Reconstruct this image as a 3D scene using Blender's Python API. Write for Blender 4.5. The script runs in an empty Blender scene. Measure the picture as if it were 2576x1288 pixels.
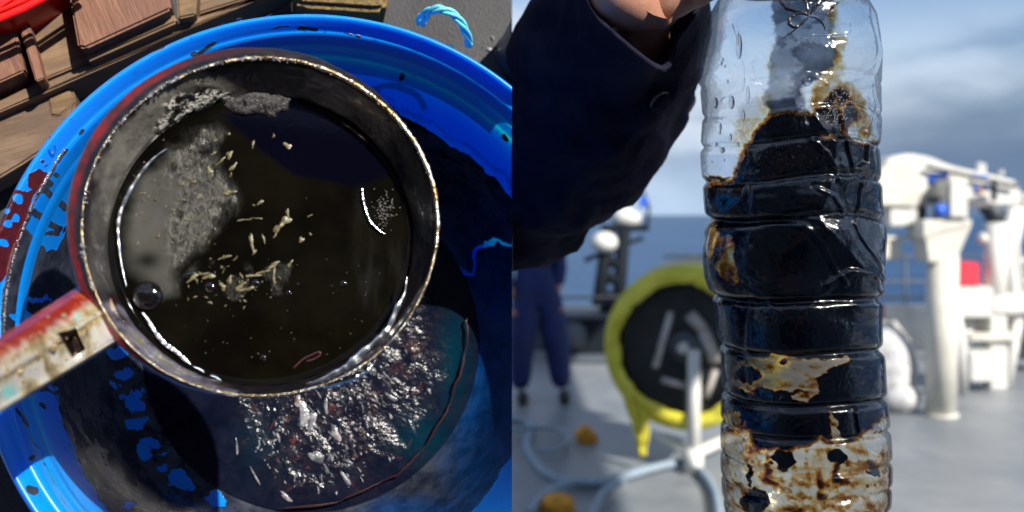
import bpy, bmesh, math, random
import numpy as np
from mathutils import Vector, Matrix
random.seed(7); rng = np.random.default_rng(7)
scene = bpy.context.scene
COL = scene.collection
R = math.radians

# ------------------------------------------------------------------ camera
F = 2400.0                      # focal length in picture units (picture is 2576 x 1288 units)
CX, HY = 1288.0, 540.0          # principal column, horizon row
CAM = Vector((0, 0, 1.6))
cam = bpy.data.cameras.new('camera'); cam_o = bpy.data.objects.new('camera', cam); COL.objects.link(cam_o)
cam_o.location = CAM; cam_o.rotation_euler = (R(90), 0, 0)
cam.sensor_width = 36; cam.lens = 36 * F / 2576; cam.shift_y = -(644 - HY) / 2576
cam.clip_start = 0.02; cam.clip_end = 20000
cam.dof.use_dof = True; cam.dof.focus_distance = 0.50; cam.dof.aperture_fstop = cam.lens / 4.4
scene.camera = cam_o

# tableau frame: the deck the tub stands on (local x right, y up the picture, z away from the deck)
DD = 0.675
vh = Vector((742 - CX, F, -(1064 - HY))).normalized()
ez = -vh; ex = (Vector((1, 0, 0)) - ez * ez.x).normalized(); ey = ez.cross(ex)
T = Matrix((ex, ey, ez)).transposed().to_4x4(); T.translation = CAM + vh * DD
Ti = T.inverted()

# sun direction (towards the sun): azimuth 50 deg, elevation 41 deg above the tub's deck
S = (ex * math.cos(R(50)) + ey * math.sin(R(50))) * math.cos(R(57)) + ez * math.sin(R(57))
S.normalize()
sun = bpy.data.lights.new('sun', 'SUN'); sun.energy = 4.8; sun.angle = R(0.55); sun.color = (1, .94, .85)
sun_o = bpy.data.objects.new('sun', sun); COL.objects.link(sun_o); sun_o.location = (3, -3, 8)
sun_o.rotation_euler = S.to_track_quat('Z', 'Y').to_euler()

vs = scene.view_settings; vs.view_transform = 'Standard'; vs.look = 'None'; vs.gamma = 1; vs.use_curve_mapping = False
vs.exposure = 0.65
scene.render.engine = 'CYCLES'
cy = scene.cycles; cy.max_bounces = 10; cy.transparent_max_bounces = 24; cy.caustics_reflective = False; cy.caustics_refractive = False
cy.sample_clamp_indirect = 6; cy.use_denoising = True

# ------------------------------------------------------------------ node helper
class N:
    def __init__(s, tree): s.t = tree; s.n = tree.nodes; s.l = tree.links
    def new(s, typ, **k):
        n = s.n.new(typ)
        for a, b in k.items():
            if a.startswith('i_'):
                n.inputs[a[2:].replace('_', ' ')].default_value = b
            else: setattr(n, a, b)
        return n
    def link(s, a, b): s.l.new(a, b); return b
    def put(s, sock, v):
        if isinstance(v, bpy.types.NodeSocket): s.l.new(v, sock)
        elif isinstance(v, (tuple, list)) and len(v) == 3 and sock.type == 'RGBA': sock.default_value = (*v, 1)
        else: sock.default_value = v
    def math(s, op, a, b=0.0, c=None, clamp=False):
        n = s.n.new('ShaderNodeMath'); n.operation = op; n.use_clamp = clamp
        s.put(n.inputs[0], a); s.put(n.inputs[1], b)
        if c is not None: s.put(n.inputs[2], c)
        return n.outputs[0]
    def mix(s, f, a, b, mode='MIX'):
        n = s.n.new('ShaderNodeMix'); n.data_type = 'RGBA'; n.blend_type = mode
        s.put(n.inputs[0], f); s.put(n.inputs[6], a); s.put(n.inputs[7], b); return n.outputs[2]
    def ramp(s, f, stops, interp='LINEAR'):
        n = s.n.new('ShaderNodeValToRGB'); cr = n.color_ramp; cr.interpolation = interp
        while len(cr.elements) < len(stops): cr.elements.new(0.5)
        for e, (p, c) in zip(cr.elements, stops):
            e.position = p; e.color = (*c, 1) if isinstance(c, tuple) else (c, c, c, 1)
        s.put(n.inputs[0], f); return n.outputs[0]
    def coord(s, kind='Object', scale=(1, 1, 1), rot=(0, 0, 0)):
        tc = s.n.new('ShaderNodeTexCoord'); m = s.n.new('ShaderNodeMapping')
        m.inputs['Scale'].default_value = scale; m.inputs['Rotation'].default_value = rot
        s.l.new(tc.outputs[kind], m.inputs[0]); return m.outputs[0]
    def noise(s, vec, scale, detail=4, rough=.55, dist=0.0, out=0):
        n = s.n.new('ShaderNodeTexNoise'); s.put(n.inputs['Vector'], vec); n.inputs['Scale'].default_value = scale
        n.inputs['Detail'].default_value = detail; n.inputs['Roughness'].default_value = rough; n.inputs['Distortion'].default_value = dist
        return n.outputs[out]
    def voronoi(s, vec, scale, feature='F1', rand=1.0, out='Distance'):
        n = s.n.new('ShaderNodeTexVoronoi'); n.feature = feature; s.put(n.inputs['Vector'], vec); n.inputs['Scale'].default_value = scale
        n.inputs['Randomness'].default_value = rand; return n.outputs[out]
    def attr(s, name):
        n = s.n.new('ShaderNodeAttribute'); n.attribute_name = name; return n.outputs['Fac']
    def bump(s, h, strength=.5, dist=.001, normal=None):
        n = s.n.new('ShaderNodeBump'); s.put(n.inputs['Strength'], strength); n.inputs['Distance'].default_value = dist
        s.put(n.inputs['Height'], h)
        if normal is not None: s.l.new(normal, n.inputs['Normal'])
        return n.outputs[0]
    def smooth(s, v, a, b):
        n = s.n.new('ShaderNodeMapRange'); n.interpolation_type = 'SMOOTHSTEP'; s.put(n.inputs[0], v)
        n.inputs[1].default_value = a; n.inputs[2].default_value = b; return n.outputs[0]

def material(name):
    m = bpy.data.materials.new(name); m.use_nodes = True; m.node_tree.nodes.clear()
    n = N(m.node_tree); o = n.new('ShaderNodeOutputMaterial'); return m, n, o.inputs['Surface']
def principled(n, out, base, rough=.5, metal=0.0, normal=None, spec=None, coat=None, coat_rough=.05, ior=None):
    p = n.new('ShaderNodeBsdfPrincipled')
    n.put(p.inputs['Base Color'], base); n.put(p.inputs['Roughness'], rough); n.put(p.inputs['Metallic'], metal)
    if normal is not None: n.put(p.inputs['Normal'], normal)
    if spec is not None: n.put(p.inputs['Specular IOR Level'], spec)
    if coat is not None: n.put(p.inputs['Coat Weight'], coat); n.put(p.inputs['Coat Roughness'], coat_rough)
    if ior: p.inputs['IOR'].default_value = ior
    if out is not None: n.link(p.outputs[0], out)
    return p
def simple(name, col, rough=.5, metal=0.0, var=.15, scale=20, bump=0.0, bscale=200, coat=None):
    m, n, o = material(name); c = n.coord()
    f = n.noise(c, scale, 5, .6)
    dark = tuple(x * (1 - var * 1.6) for x in col); lite = tuple(min(1, x * (1 + var)) for x in col)
    base = n.mix(n.smooth(f, .3, .7), dark, lite)
    nm = n.bump(n.noise(c, bscale, 4, .6), bump, .001) if bump else None
    principled(n, o, base, n.math('ADD', n.math('MULTIPLY', f, .2), rough - .1), metal, nm, coat=coat)
    return m

# ------------------------------------------------------------------ world: daylight sky with clouds
w = bpy.data.worlds.new('World'); scene.world = w; w.use_nodes = True
wn = N(w.node_tree); w.node_tree.nodes.clear()
sky = wn.new('ShaderNodeTexSky'); sky.sky_type = 'NISHITA'; sky.sun_disc = False
sky.sun_elevation = math.asin(S.z); sky.sun_rotation = math.atan2(S.x, S.y); sky.air_density = 1.2; sky.dust_density = .6; sky.ozone_density = 1.6
tc = wn.new('ShaderNodeTexCoord'); sep = wn.new('ShaderNodeSeparateXYZ'); wn.link(tc.outputs['Generated'], sep.inputs[0])
mp = wn.new('ShaderNodeMapping'); mp.inputs['Scale'].default_value = (1, 1, 3.4); mp.inputs['Location'].default_value = (.35, 0, .12); wn.link(tc.outputs['Generated'], mp.inputs[0])
big = wn.noise(mp.outputs[0], 2.3, 6, .52, .35)
fine = wn.noise(mp.outputs[0], 6.0, 6, .6, .3)
cov = wn.smooth(wn.math('ADD', wn.math('MULTIPLY', big, .72), wn.math('MULTIPLY', fine, .28)), .42, .58)
thick = wn.smooth(wn.noise(mp.outputs[0], 3.7, 5, .55, .2), .38, .66)
cloud = wn.mix(thick, (7.8, 8.6, 9.8), (2.3, 3.1, 4.4))
# clearer, brighter air close to the horizon
hz = wn.smooth(sep.outputs[2], -.02, .12)
cloud2 = wn.mix(hz, (5.0, 6.6, 8.8), cloud)
# a grey-blue cloud bank low over the sea to the right
bank = wn.math('MULTIPLY', wn.smooth(wn.math('ADD', sep.outputs[0], wn.math('MULTIPLY', big, .25)), .30, .52), wn.math('SUBTRACT', 1.0, wn.smooth(wn.math('ADD', sep.outputs[2], wn.math('MULTIPLY', fine, .08)), .10, .19)))
cloud2 = wn.mix(wn.math('MULTIPLY', bank, .9), cloud2, (1.25, 1.95, 3.2))
skyc = wn.mix(wn.math('MAXIMUM', wn.math('MAXIMUM', wn.math('MULTIPLY', cov, .86), bank), wn.math('SUBTRACT', 1.0, wn.smooth(sep.outputs[2], .05, .26))), wn.mix(1.0, sky.outputs[0], (.85, 1.0, 1.25), 'MULTIPLY'), cloud2)
bg = wn.new('ShaderNodeBackground'); wn.link(skyc, bg.inputs[0]); bg.inputs[1].default_value = .066
wo = wn.new('ShaderNodeOutputWorld'); wn.link(bg.outputs[0], wo.inputs[0])

# ------------------------------------------------------------------ geometry helpers
def W(X, Y, d):                     # picture position at world depth y = d
    return Vector(((X - CX) / F * d, d, CAM.z - (Y - HY) / F * d))
def L(X, Y, h):                     # picture position on the tableau plane at height h, in local coordinates
    d = Vector(((X - CX) / F, 1, -(Y - HY) / F))
    a = (CAM - T.translation).dot(ez); b = d.dot(ez)
    t = (h - a) / b
    return Ti @ (CAM + d * t)
def circ(X, Y, r, h):
    c = [L(X + r, Y, h), L(X - r, Y, h), L(X, Y + r, h), L(X, Y - r, h)]
    cx = sum(p.x for p in c) / 4; cy_ = sum(p.y for p in c) / 4
    return cx, cy_, ((c[0] - c[1]).length + (c[2] - c[3]).length) / 4
Tn = np.array(T); CAMn = np.array(CAM)
def proj(P):                        # world points (n,3) -> picture
    return CX + F * P[:, 0] / P[:, 1], HY - F * (P[:, 2] - CAM.z) / P[:, 1]
def projL(P):
    return proj(P @ Tn[:3, :3].T + Tn[:3, 3])

def hash3(i, seed):
    i = i.astype(np.int64)
    h = (i[..., 0] * 374761393 + i[..., 1] * 668265263 + i[..., 2] * 2147483647 + seed * 1274126177) & 0xffffffff
    h = ((h ^ (h >> 13)) * 1274126177) & 0xffffffff
    return ((h ^ (h >> 16)) & 0xffffff) / float(0xffffff)
def vnoise(P, s, seed=0):
    Q = P * s; i = np.floor(Q); f = Q - i; f = f * f * (3 - 2 * f); r = 0
    for a in (0, 1):
        for b in (0, 1):
            for c in (0, 1):
                wgt = (f[:, 0] if a else 1 - f[:, 0]) * (f[:, 1] if b else 1 - f[:, 1]) * (f[:, 2] if c else 1 - f[:, 2])
                r = r + wgt * hash3(i + np.array([a, b, c]), seed)
    return r
def fbm(P, s, o=4, seed=0, g=.5):
    r = 0; a = 1; t = 0
    for k in range(o):
        r = r + a * vnoise(P + k * 3.7, s, seed + k * 17); t += a; a *= g; s *= 2.03
    return r / t
def sdpoly(X, Y, poly):             # signed distance, positive inside
    d = np.full(X.shape, 1e9); ins = np.zeros(X.shape, bool); n = len(poly)
    for k in range(n):
        x0, y0 = poly[k]; x1, y1 = poly[(k + 1) % n]
        ex_, ey_ = x1 - x0, y1 - y0
        t = np.clip(((X - x0) * ex_ + (Y - y0) * ey_) / (ex_ ** 2 + ey_ ** 2 + 1e-9), 0, 1)
        d = np.minimum(d, np.hypot(X - x0 - t * ex_, Y - y0 - t * ey_))
        cr = ((y0 > Y) != (y1 > Y))
        xi = (x1 - x0) * (Y - y0) / ((y1 - y0) if abs(y1 - y0) > 1e-9 else 1e-9) + x0
        ins ^= cr & (X < xi)
    return np.where(ins, d, -d)
def sdline(X, Y, pts):
    d = np.full(X.shape, 1e9)
    for (x0, y0), (x1, y1) in zip(pts[:-1], pts[1:]):
        ex_, ey_ = x1 - x0, y1 - y0
        t = np.clip(((X - x0) * ex_ + (Y - y0) * ey_) / (ex_ ** 2 + ey_ ** 2 + 1e-9), 0, 1)
        d = np.minimum(d, np.hypot(X - x0 - t * ex_, Y - y0 - t * ey_))
    return d
def sstep(v, a, b):
    t = np.clip((v - a) / (b - a), 0, 1); return t * t * (3 - 2 * t)

def props(o, label=None, cat=None, group=None, kind=None):
    if label: o['label'] = label
    if cat: o['category'] = cat
    if group: o['group'] = group
    if kind: o['kind'] = kind
    return o
def link_mesh(name, me, mat, parent=None, matrix=None, smooth=True):
    if mat is not None and len(me.materials) == 0: me.materials.append(mat)
    if smooth and len(me.polygons): me.polygons.foreach_set('use_smooth', [True] * len(me.polygons))
    o = bpy.data.objects.new(name, me); COL.objects.link(o)
    if parent is not None: o.parent = parent
    if matrix is not None: o.matrix_basis = (wmat(parent).inverted() @ matrix) if parent is not None else matrix
    return o
def wmat(o):
    return (wmat(o.parent) if o.parent else Matrix.Identity(4)) @ o.matrix_basis
def clip_mesh(me, matrix, xmax=0.0):
    """cut a mesh at world x = xmax (the place ends there), keeping the lower side"""
    bm = bmesh.new(); bm.from_mesh(me); mi = matrix.inverted()
    co = mi @ Vector((xmax, .5, 1.6)); no = (matrix.to_3x3().transposed() @ Vector((1, 0, 0))).normalized()
    bmesh.ops.bisect_plane(bm, geom=bm.verts[:] + bm.edges[:] + bm.faces[:], plane_co=co, plane_no=no, clear_outer=True, dist=1e-6)
    bm.to_mesh(me); bm.free()
class MB:
    def __init__(s): s.v = []; s.f = []; s.uv = None
    def add(s, vs_, fs_):
        b = len(s.v); s.v += [tuple(x) for x in vs_]; s.f += [tuple(b + i for i in f) for f in fs_]; return s
    def prism(s, poly, dvec):       # poly: list of Vector (top), extruded along dvec
        n = len(poly); top = [Vector(p) for p in poly]; bot = [p + Vector(dvec) for p in top]
        return s.add(top + bot, [tuple(range(n)), tuple(range(2 * n - 1, n - 1, -1))] + [(i, i + n, (i + 1) % n + n, (i + 1) % n) for i in range(n)])
    def box(s, c, d, rz=0.0, M=None):
        c = Vector(c); m = Matrix.Rotation(rz, 3, 'Z') if M is None else M
        vs_ = [c + m @ Vector((sx * d[0] / 2, sy * d[1] / 2, sz * d[2] / 2)) for sx in (-1, 1) for sy in (-1, 1) for sz in (-1, 1)]
        return s.add(vs_, [(0, 1, 3, 2), (4, 6, 7, 5), (0, 4, 5, 1), (2, 3, 7, 6), (0, 2, 6, 4), (1, 5, 7, 3)])
    def tube(s, pts, rad, n=10, cap=True, flat=1.0):
        pts = [Vector(p) for p in pts]; m = len(pts)
        if not hasattr(rad, '__len__'): rad = [rad] * m
        vs_ = []; fs_ = []; up = None
        for i, p in enumerate(pts):
            t = (pts[min(i + 1, m - 1)] - pts[max(i - 1, 0)]).normalized()
            if up is None:
                up = Vector((0, 0, 1)) if abs(t.z) < .9 else Vector((1, 0, 0))
            u = (up - t * up.dot(t)).normalized(); up = u; v = t.cross(u)
            for k in range(n):
                a = 2 * math.pi * k / n; vs_.append(p + u * math.cos(a) * rad[i] * flat + v * math.sin(a) * rad[i])
        for i in range(m - 1):
            for k in range(n):
                fs_.append((i * n + k, i * n + (k + 1) % n, (i + 1) * n + (k + 1) % n, (i + 1) * n + k))
        if cap: fs_.append(tuple(range(n - 1, -1, -1))); fs_.append(tuple((m - 1) * n + k for k in range(n)))
        return s.add(vs_, fs_)
    def sphere(s, c, r, nu=10, nv=6, scale=(1, 1, 1), M=None):
        c = Vector(c); vs_ = []; fs_ = []; m = M or Matrix.Identity(3)
        for j in range(nv + 1):
            th = math.pi * j / nv
            for i in range(nu):
                a = 2 * math.pi * i / nu
                vs_.append(c + m @ Vector((r * math.sin(th) * math.cos(a) * scale[0], r * math.sin(th) * math.sin(a) * scale[1], r * math.cos(th) * scale[2])))
        for j in range(nv):
            for i in range(nu):
                fs_.append((j * nu + i, (j + 1) * nu + i, (j + 1) * nu + (i + 1) % nu, j * nu + (i + 1) % nu))
        return s.add(vs_, fs_)
    def mesh(s, name):
        me = bpy.data.meshes.new(name); me.from_pydata(s.v, [], s.f); me.validate(); me.update(); return me
    def build(s, name, mat, parent=None, base=None, smooth=True, clip=False, bevel=0.0, frame=None, weld=False, rz=0.0):
        """base: origin of the object, in the coordinates of the points; frame: matrix those coordinates live in"""
        fr = frame or Matrix.Identity(4)
        b = Vector(base) if base is not None else Vector((0, 0, 0))
        rot = Matrix.Rotation(rz, 4, 'Z'); ri = rot.to_3x3().transposed()
        me = bpy.data.meshes.new(name); me.from_pydata([tuple(ri @ (Vector(p) - b)) for p in s.v], [], s.f); me.update()
        M = fr @ Matrix.Translation(b) @ rot
        if weld or bevel:
            bm = bmesh.new(); bm.from_mesh(me); bmesh.ops.remove_doubles(bm, verts=bm.verts, dist=1e-6)
            bmesh.ops.recalc_face_normals(bm, faces=bm.faces)
            if bevel: bmesh.ops.bevel(bm, geom=bm.edges[:], offset=bevel, segments=2, affect='EDGES', clamp_overlap=True)
            bm.to_mesh(me); bm.free()
        if clip: clip_mesh(me, M)
        o = link_mesh(name, me, mat, parent, M, smooth)
        if smooth and bevel: o.data.set_sharp_from_angle(angle=R(40))
        return o
def empty(name, base, frame=None, rz=0.0):
    o = bpy.data.objects.new(name, None); COL.objects.link(o); o.empty_display_size = .05
    o.matrix_basis = (frame or Matrix.Identity(4)) @ Matrix.Translation(Vector(base)) @ Matrix.Rotation(rz, 4, 'Z'); return o
def grid_mesh(name, P, closed_u=True, attrs=None):
    """P: (rows, cols, 3)"""
    nr, nc = P.shape[:2]; cols = nc if closed_u else nc - 1
    i = np.arange(nr - 1)[:, None]; j = np.arange(cols)[None, :]; j2 = (j + 1) % nc
    q = np.stack([i * nc + j, i * nc + j2, (i + 1) * nc + j2, (i + 1) * nc + j], -1).reshape(-1, 4)
    me = bpy.data.meshes.new(name); me.vertices.add(nr * nc); me.vertices.foreach_set('co', P.reshape(-1).astype(np.float32))
    me.loops.add(q.size); me.loops.foreach_set('vertex_index', q.reshape(-1).astype(np.int32))
    me.polygons.add(len(q)); me.polygons.foreach_set('loop_start', (np.arange(len(q)) * 4).astype(np.int32))
    me.polygons.foreach_set('use_smooth', np.ones(len(q), bool))
    me.update(calc_edges=True)
    for k, v in (attrs or {}).items():
        a = me.attributes.new(k, 'FLOAT', 'POINT'); a.data.foreach_set('value', np.asarray(v, np.float32).reshape(-1))
    return me
def smooth_path(pts, n):
    """Catmull-Rom through points (any dimension)"""
    P = np.array(pts, float); m = len(P); Q = np.vstack([2 * P[0] - P[1], P, 2 * P[-1] - P[-2]]); out = []
    for t in np.linspace(0, m - 1, n):
        i = min(int(t), m - 2); f = t - i; p0, p1, p2, p3 = Q[i], Q[i + 1], Q[i + 2], Q[i + 3]
        out.append(.5 * ((2 * p1) + (-p0 + p2) * f + (2 * p0 - 5 * p1 + 4 * p2 - p3) * f * f + (-p0 + 3 * p1 - 3 * p2 + p3) * f ** 3))
    return np.array(out)
#@@STRUCT
# =================================================================== LEFT: the tub on the grey working deck
m_deckL, n, o = material('grey_deck_paint')
c = n.coord(); f1 = n.noise(c, 9, 5, .6); f2 = n.noise(c, 420, 3, .6); f3 = n.voronoi(c, 520)
base = n.mix(n.smooth(f1, .3, .7), (.028, .029, .032), (.05, .05, .052))
base = n.mix(n.smooth(n.noise(c, 60, 4), .62, .7), base, (.08, .078, .07))
nm = n.bump(f3, .45, .0008, n.bump(f2, .5, .0006))
principled(n, o, base, .6, 0, nm, spec=.25)
def lw(px, py, h=0.0): return L(px, py, h)
P0 = MB()
q = [L(-420, -420, 0), L(1700, -420, 0), L(1700, 1700, 0), L(-420, 1700, 0)]
P0.prism([q[3], q[2], q[1], q[0]], (0, 0, -.02))
props(P0.build('deck', m_deckL, frame=T, clip=True, smooth=False), 'grey textured deck paint under the blue tub', kind='structure')

# ---- blue tub
m_tub, n, o = material('blue_plastic_with_oil')
c = n.coord(); oil = n.attr('oil'); teal = n.attr('teal'); red = n.attr('red'); edge = n.noise(c, 160, 5, .62)
oilm = n.smooth(n.math('ADD', oil, n.math('MULTIPLY', n.math('SUBTRACT', edge, .5), .55)), .40, .54)
tealm = n.math('MULTIPLY', n.smooth(n.math('ADD', teal, n.math('MULTIPLY', n.math('SUBTRACT', edge, .5), 1.3)), .3, .75), .85)
redm = n.smooth(n.math('ADD', red, n.math('MULTIPLY', n.math('SUBTRACT', edge, .5), .6)), .40, .56)
blue = n.mix(n.smooth(n.noise(c, 14, 4), .3, .7), (.001, .20, .90), (.001, .235, .95))
blue = n.mix(n.math('MULTIPLY', n.smooth(n.noise(c, 500, 3, .7), .62, .75), .25), blue, (.01, .33, .9))
b2 = n.mix(tealm, blue, n.mix(n.noise(c, 300, 3), (.0, .07, .12), (.0, .22, .25)))
spk = n.smooth(n.noise(c, 700, 4, .75), .56, .72); blot = n.smooth(n.noise(c, 55, 5, .65), .35, .68)
film = n.mix(blot, (.010, .013, .024), (.042, .050, .070))
film = n.mix(n.math('MULTIPLY', spk, .55), film, (.05, .065, .085))
film = n.mix(n.attr('thin'), film, n.mix(blot, (.001, .035, .14), (.002, .065, .25)))
b3 = n.mix(oilm, b2, film)
b4 = n.mix(redm, b3, n.mix(n.noise(c, 240, 3), (.10, .006, .012), (.018, .002, .006)))
any_ = n.math('MAXIMUM', oilm, redm)
rough = n.mix(any_, n.math('ADD', .24, n.math('MULTIPLY', n.noise(c, 120, 4), .2)), n.math('ADD', .16, n.math('MULTIPLY', blot, .3)))
nm = n.bump(n.math('ADD', n.math('MULTIPLY', any_, .6), n.math('MULTIPLY', n.noise(c, 350, 4, .7), n.math('ADD', .12, n.math('MULTIPLY', any_, .35)))), .6, .0008)
p = principled(n, o, b4, rough, 0, nm)
n.put(p.inputs['Subsurface Weight'], n.math('MULTIPLY', n.math('SUBTRACT', 1.0, any_), .34)); p.inputs['Subsurface Radius'].default_value = (.001, .0045, .032); p.inputs['Subsurface Scale'].default_value = 1.0

tcx, tcy, tr = circ(790, 805, 800, .210)
TUB = Vector((tcx, tcy, 0))
prof = [(.985, .150), (1.004, .178), (1.012, .196), (1.012, .204), (1.006, .2085), (.996, .2105), (.985, .2098), (.972, .2065), (.962, .2035), (.953, .2025), (.946, .2005),
        (.938, .1945), (.930, .186), (.918, .168), (.902, .140), (.885, .112), (.865, .086), (.838, .062), (.806, .044), (.770, .031), (.742, .0245), (.727, .0215), (.722, .018), (.716, .0145), (.700, .012), (.5, .011), (.25, .011), (.0, .011)]
outer = [(0.0, .002), (.68, .002), (.73, .010), (.80, .034), (.86, .078), (.905, .13), (.925, .17), (.93, .19), (.975, .197), (1.0, .19), (1.006, .186)]
sp = smooth_path(prof, 330); so = smooth_path(outer, 40)
rim_start = np.vstack([so[:-1], smooth_path([(1.006, .186), (1.013, .192), (1.015, .2), (1.0125, .2045)], 8)])
inn = sp[sp[:, 1] > -1]; k0 = np.argmax(inn[:, 1] > .2045); full = np.vstack([rim_start, inn[k0:]])
full[:, 0] = np.maximum(full[:, 0], 0)
na = 900
ang = np.linspace(0, 2 * np.pi, na, endpoint=False)
P = np.zeros((len(full), na, 3))
wob = 1 + .0015 * np.sin(3 * ang + 1)
P[..., 0] = full[:, :1] * tr * wob * np.cos(ang); P[..., 1] = full[:, :1] * tr * wob * np.sin(ang); P[..., 2] = full[:, 1:]
Pl = P.reshape(-1, 3) + np.array(TUB)
X, Y = projL(Pl); isin = np.repeat(np.arange(len(full)) > len(rim_start) - 6, na)
nz = (fbm(Pl, 70, 4, 3) - .5); nz2 = (fbm(Pl, 260, 3, 9) - .5)
Xw = X + nz * 34 + nz2 * 10; Yw = Y + (fbm(Pl, 70, 4, 31) - .5) * 34 + (fbm(Pl, 260, 3, 19) - .5) * 10
rr = np.hypot(Xw - 776, Yw - 880)
sd = 640 - 62 * sstep(X, 1080, 1160) * sstep(Y, 1000, 1120) - 12 * sstep(X, 1000, 1100) * sstep(-Y, -620, -400) - rr
Lpoly = [(8, 1010), (5, 800), (15, 690), (30, 620), (60, 560), (85, 600), (120, 635), (150, 630), (165, 570), (230, 470), (300, 600), (300, 1000), (130, 985), (60, 992)]
sd = np.where(X < 330, np.where((Y > 560) & (Y < 1000), np.maximum(sd, sdpoly(Xw, Yw, Lpoly)), sd), sd)
# bare patches between the oil and the small upper left tongue
sd = np.minimum(sd, np.where((X < 215) & (Y < 600) & (Y > 380), -sdpoly(Xw, Yw, [(60, 560), (100, 470), (165, 380), (230, 440), (215, 470), (165, 560), (140, 640), (100, 615)]) - 2, 1e3))
holes = [(95, 753, 34, 8, .1), (57, 796, 26, 13, .1), (300, 886, 38, 17, .15), (312, 939, 28, 14, 0), (289, 972, 12, 9, 0), (345, 985, 13, 14, .4), (325, 1003, 26, 8, 0), (343, 1020, 19, 17, 0), (340, 1066, 27, 19, 0), (369, 1058, 8, 14, .3),
         (387, 1110, 24, 12, .5), (363, 1131, 24, 22, .6), (372, 1146, 18, 8, .4), (416, 1144, 10, 6, 0), (405, 1178, 20, 8, -.1), (452, 1211, 33, 24, .2), (540, 1257, 27, 20, .5), (132, 971, 18, 6, 0), (104, 590, 19, 24, .2), (118, 560, 22, 9, .6), (320, 1268, 14, 8, 0)]
for hx, hy, ra, rb, an in holes:
    dx, dy = Xw * 1.25 - X * .25 - hx + 14 * nz2, Yw * 1.25 - Y * .25 - hy; ca, sa = math.cos(an), math.sin(an)
    e = np.hypot((dx * ca + dy * sa) / ra, (-dx * sa + dy * ca) / rb)
    sd = np.minimum(sd, (e - 1) * min(ra, rb))
sq = sdline(Xw, Yw, [(1109, 659), (1130, 664), (1152, 676), (1170, 688), (1186, 684), (1192, 662), (1199, 636), (1210, 620), (1232, 608), (1262, 610), (1300, 622)])
sd = np.minimum(sd, sq - 5)
strokes = [([(106, 476), (135, 496), (168, 521)], 8), ([(88, 530), (118, 556), (152, 573)], 8), ([(105, 450), (124, 464)], 8), ([(112, 584), (146, 588)], 6), ([(165, 376), (152, 392), (128, 432), (100, 475), (75, 530), (50, 592), (35, 645), (22, 700), (13, 780), (11, 850)], 4),
           ([(493, 142), (515, 126), (540, 108)], 5), ([(488, 136), (500, 140)], 6), ([(690, 70), (730, 68)], 2), ([(756, 70), (800, 71)], 4.5), ([(1013, 165), (1012, 171)], 4), ([(1010, 190), (1009, 202)], 7), ([(1265, 340), (1275, 352)], 5),
           ([(197, 335), (204, 330)], 5), ([(138, 440), (142, 440)], 5), ([(123, 341), (124, 342)], 4), ([(155, 470), (156, 471)], 3), ([(895, 88), (905, 90)], 2), ([(870, 84), (885, 86)], 1.5),
           ([(60, 1060), (74, 1068)], 6), ([(92, 1115), (96, 1124)], 6), ([(118, 1168), (132, 1180)], 9), ([(150, 1210), (165, 1222)], 8), ([(70, 1230), (84, 1236)], 9), ([(75, 1155), (80, 1150)], 6), ([(40, 1030), (58, 1050)], 4), ([(75, 1000), (80, 1015)], 5), ([(100, 1020), (110, 1025)], 5)]
for pts, wd in strokes:
    sd = np.maximum(sd, wd - sdline(Xw * .6 + X * .4, Yw * .6 + Y * .4, pts))
oil = np.clip(.5 + sd / 12, 0, 1) * isin
sd_red = np.maximum(sdpoly(Xw, Yw, [(68, 430), (100, 418), (116, 432), (104, 460), (86, 486), (66, 470)]), sdpoly(Xw, Yw, [(-60, 560), (0, 505), (30, 480), (60, 478), (88, 478), (70, 525), (48, 590), (28, 650), (10, 700), (-60, 760)]))
for hx, hy, ra in [(41, 502, 13), (21, 562, 11), (38, 548, 10), (60, 455, 5), (10, 610, 9), (14, 530, 7)]: sd_red = np.minimum(sd_red, np.hypot(Xw - hx, Yw - hy) - ra)
sd_red = np.maximum(sd_red, 3 - sdline(Xw, Yw, [(392, 129), (404, 124), (418, 120)]))
for hx, hy, ra in [(104, 400, 4), (114, 412, 3), (534, 48, 3), (18, 640, 8)]: sd_red = np.maximum(sd_red, ra - np.hypot(Xw - hx, Yw - hy))
redv = np.clip(.5 + sd_red / 10, 0, 1) * isin
bnd = np.hypot(X - 776, Y - 880)
teal = np.exp(-((bnd + nz * 40 - 628) / 22) ** 2) * sstep(-(X - 420), -200, 120) * sstep(Y, 420, 500)
teal = np.maximum(teal, .75 * np.exp(-((bnd + nz * 60 - 650) / 14) ** 2) * sstep(X, 900, 1000) * sstep(-Y, -900, -500))
teal = np.maximum(teal, np.exp(-(sdline(X, Y, [(50, 1010), (70, 1080), (110, 1160), (165, 1270)]) / 6) ** 2) * .6)
teal = np.maximum(teal, np.exp(-(sdline(X, Y, [(493, 142), (540, 108)]) / 9) ** 2) * .9)
for hx, hy, ra in [(310, 268, 6), (141, 441, 8), (250, 360, 4), (228, 400, 4)]: teal = np.maximum(teal, np.exp(-((X - hx) ** 2 + (Y - hy) ** 2) / ra ** 2))
thin = sstep(X, 1060, 1230) * .95 * sstep(Y, 380, 760) + .9 * np.exp(-(sdline(X, Y, [(1062, 700), (1108, 770), (1132, 880), (1128, 1000), (1090, 1110)]) / 16) ** 2) + .8 * np.exp(-(sdline(X, Y, [(430, 1250), (480, 1275), (560, 1300)]) / 18) ** 2)
thin = np.maximum(thin, .8 * sstep(Y, 1225, 1290) * sstep(X, 880, 1000))
thin = np.clip(thin + nz * .5 * (thin > .05), 0, 1)
tub = empty('plastic_tub', TUB, T)
props(tub, 'bright blue round plastic tub smeared with black oil inside', 'tub')
me = grid_mesh('tub_shell', P, True, {'oil': oil, 'teal': np.clip(teal, 0, 1) * isin, 'red': redv, 'thin': thin})
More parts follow.
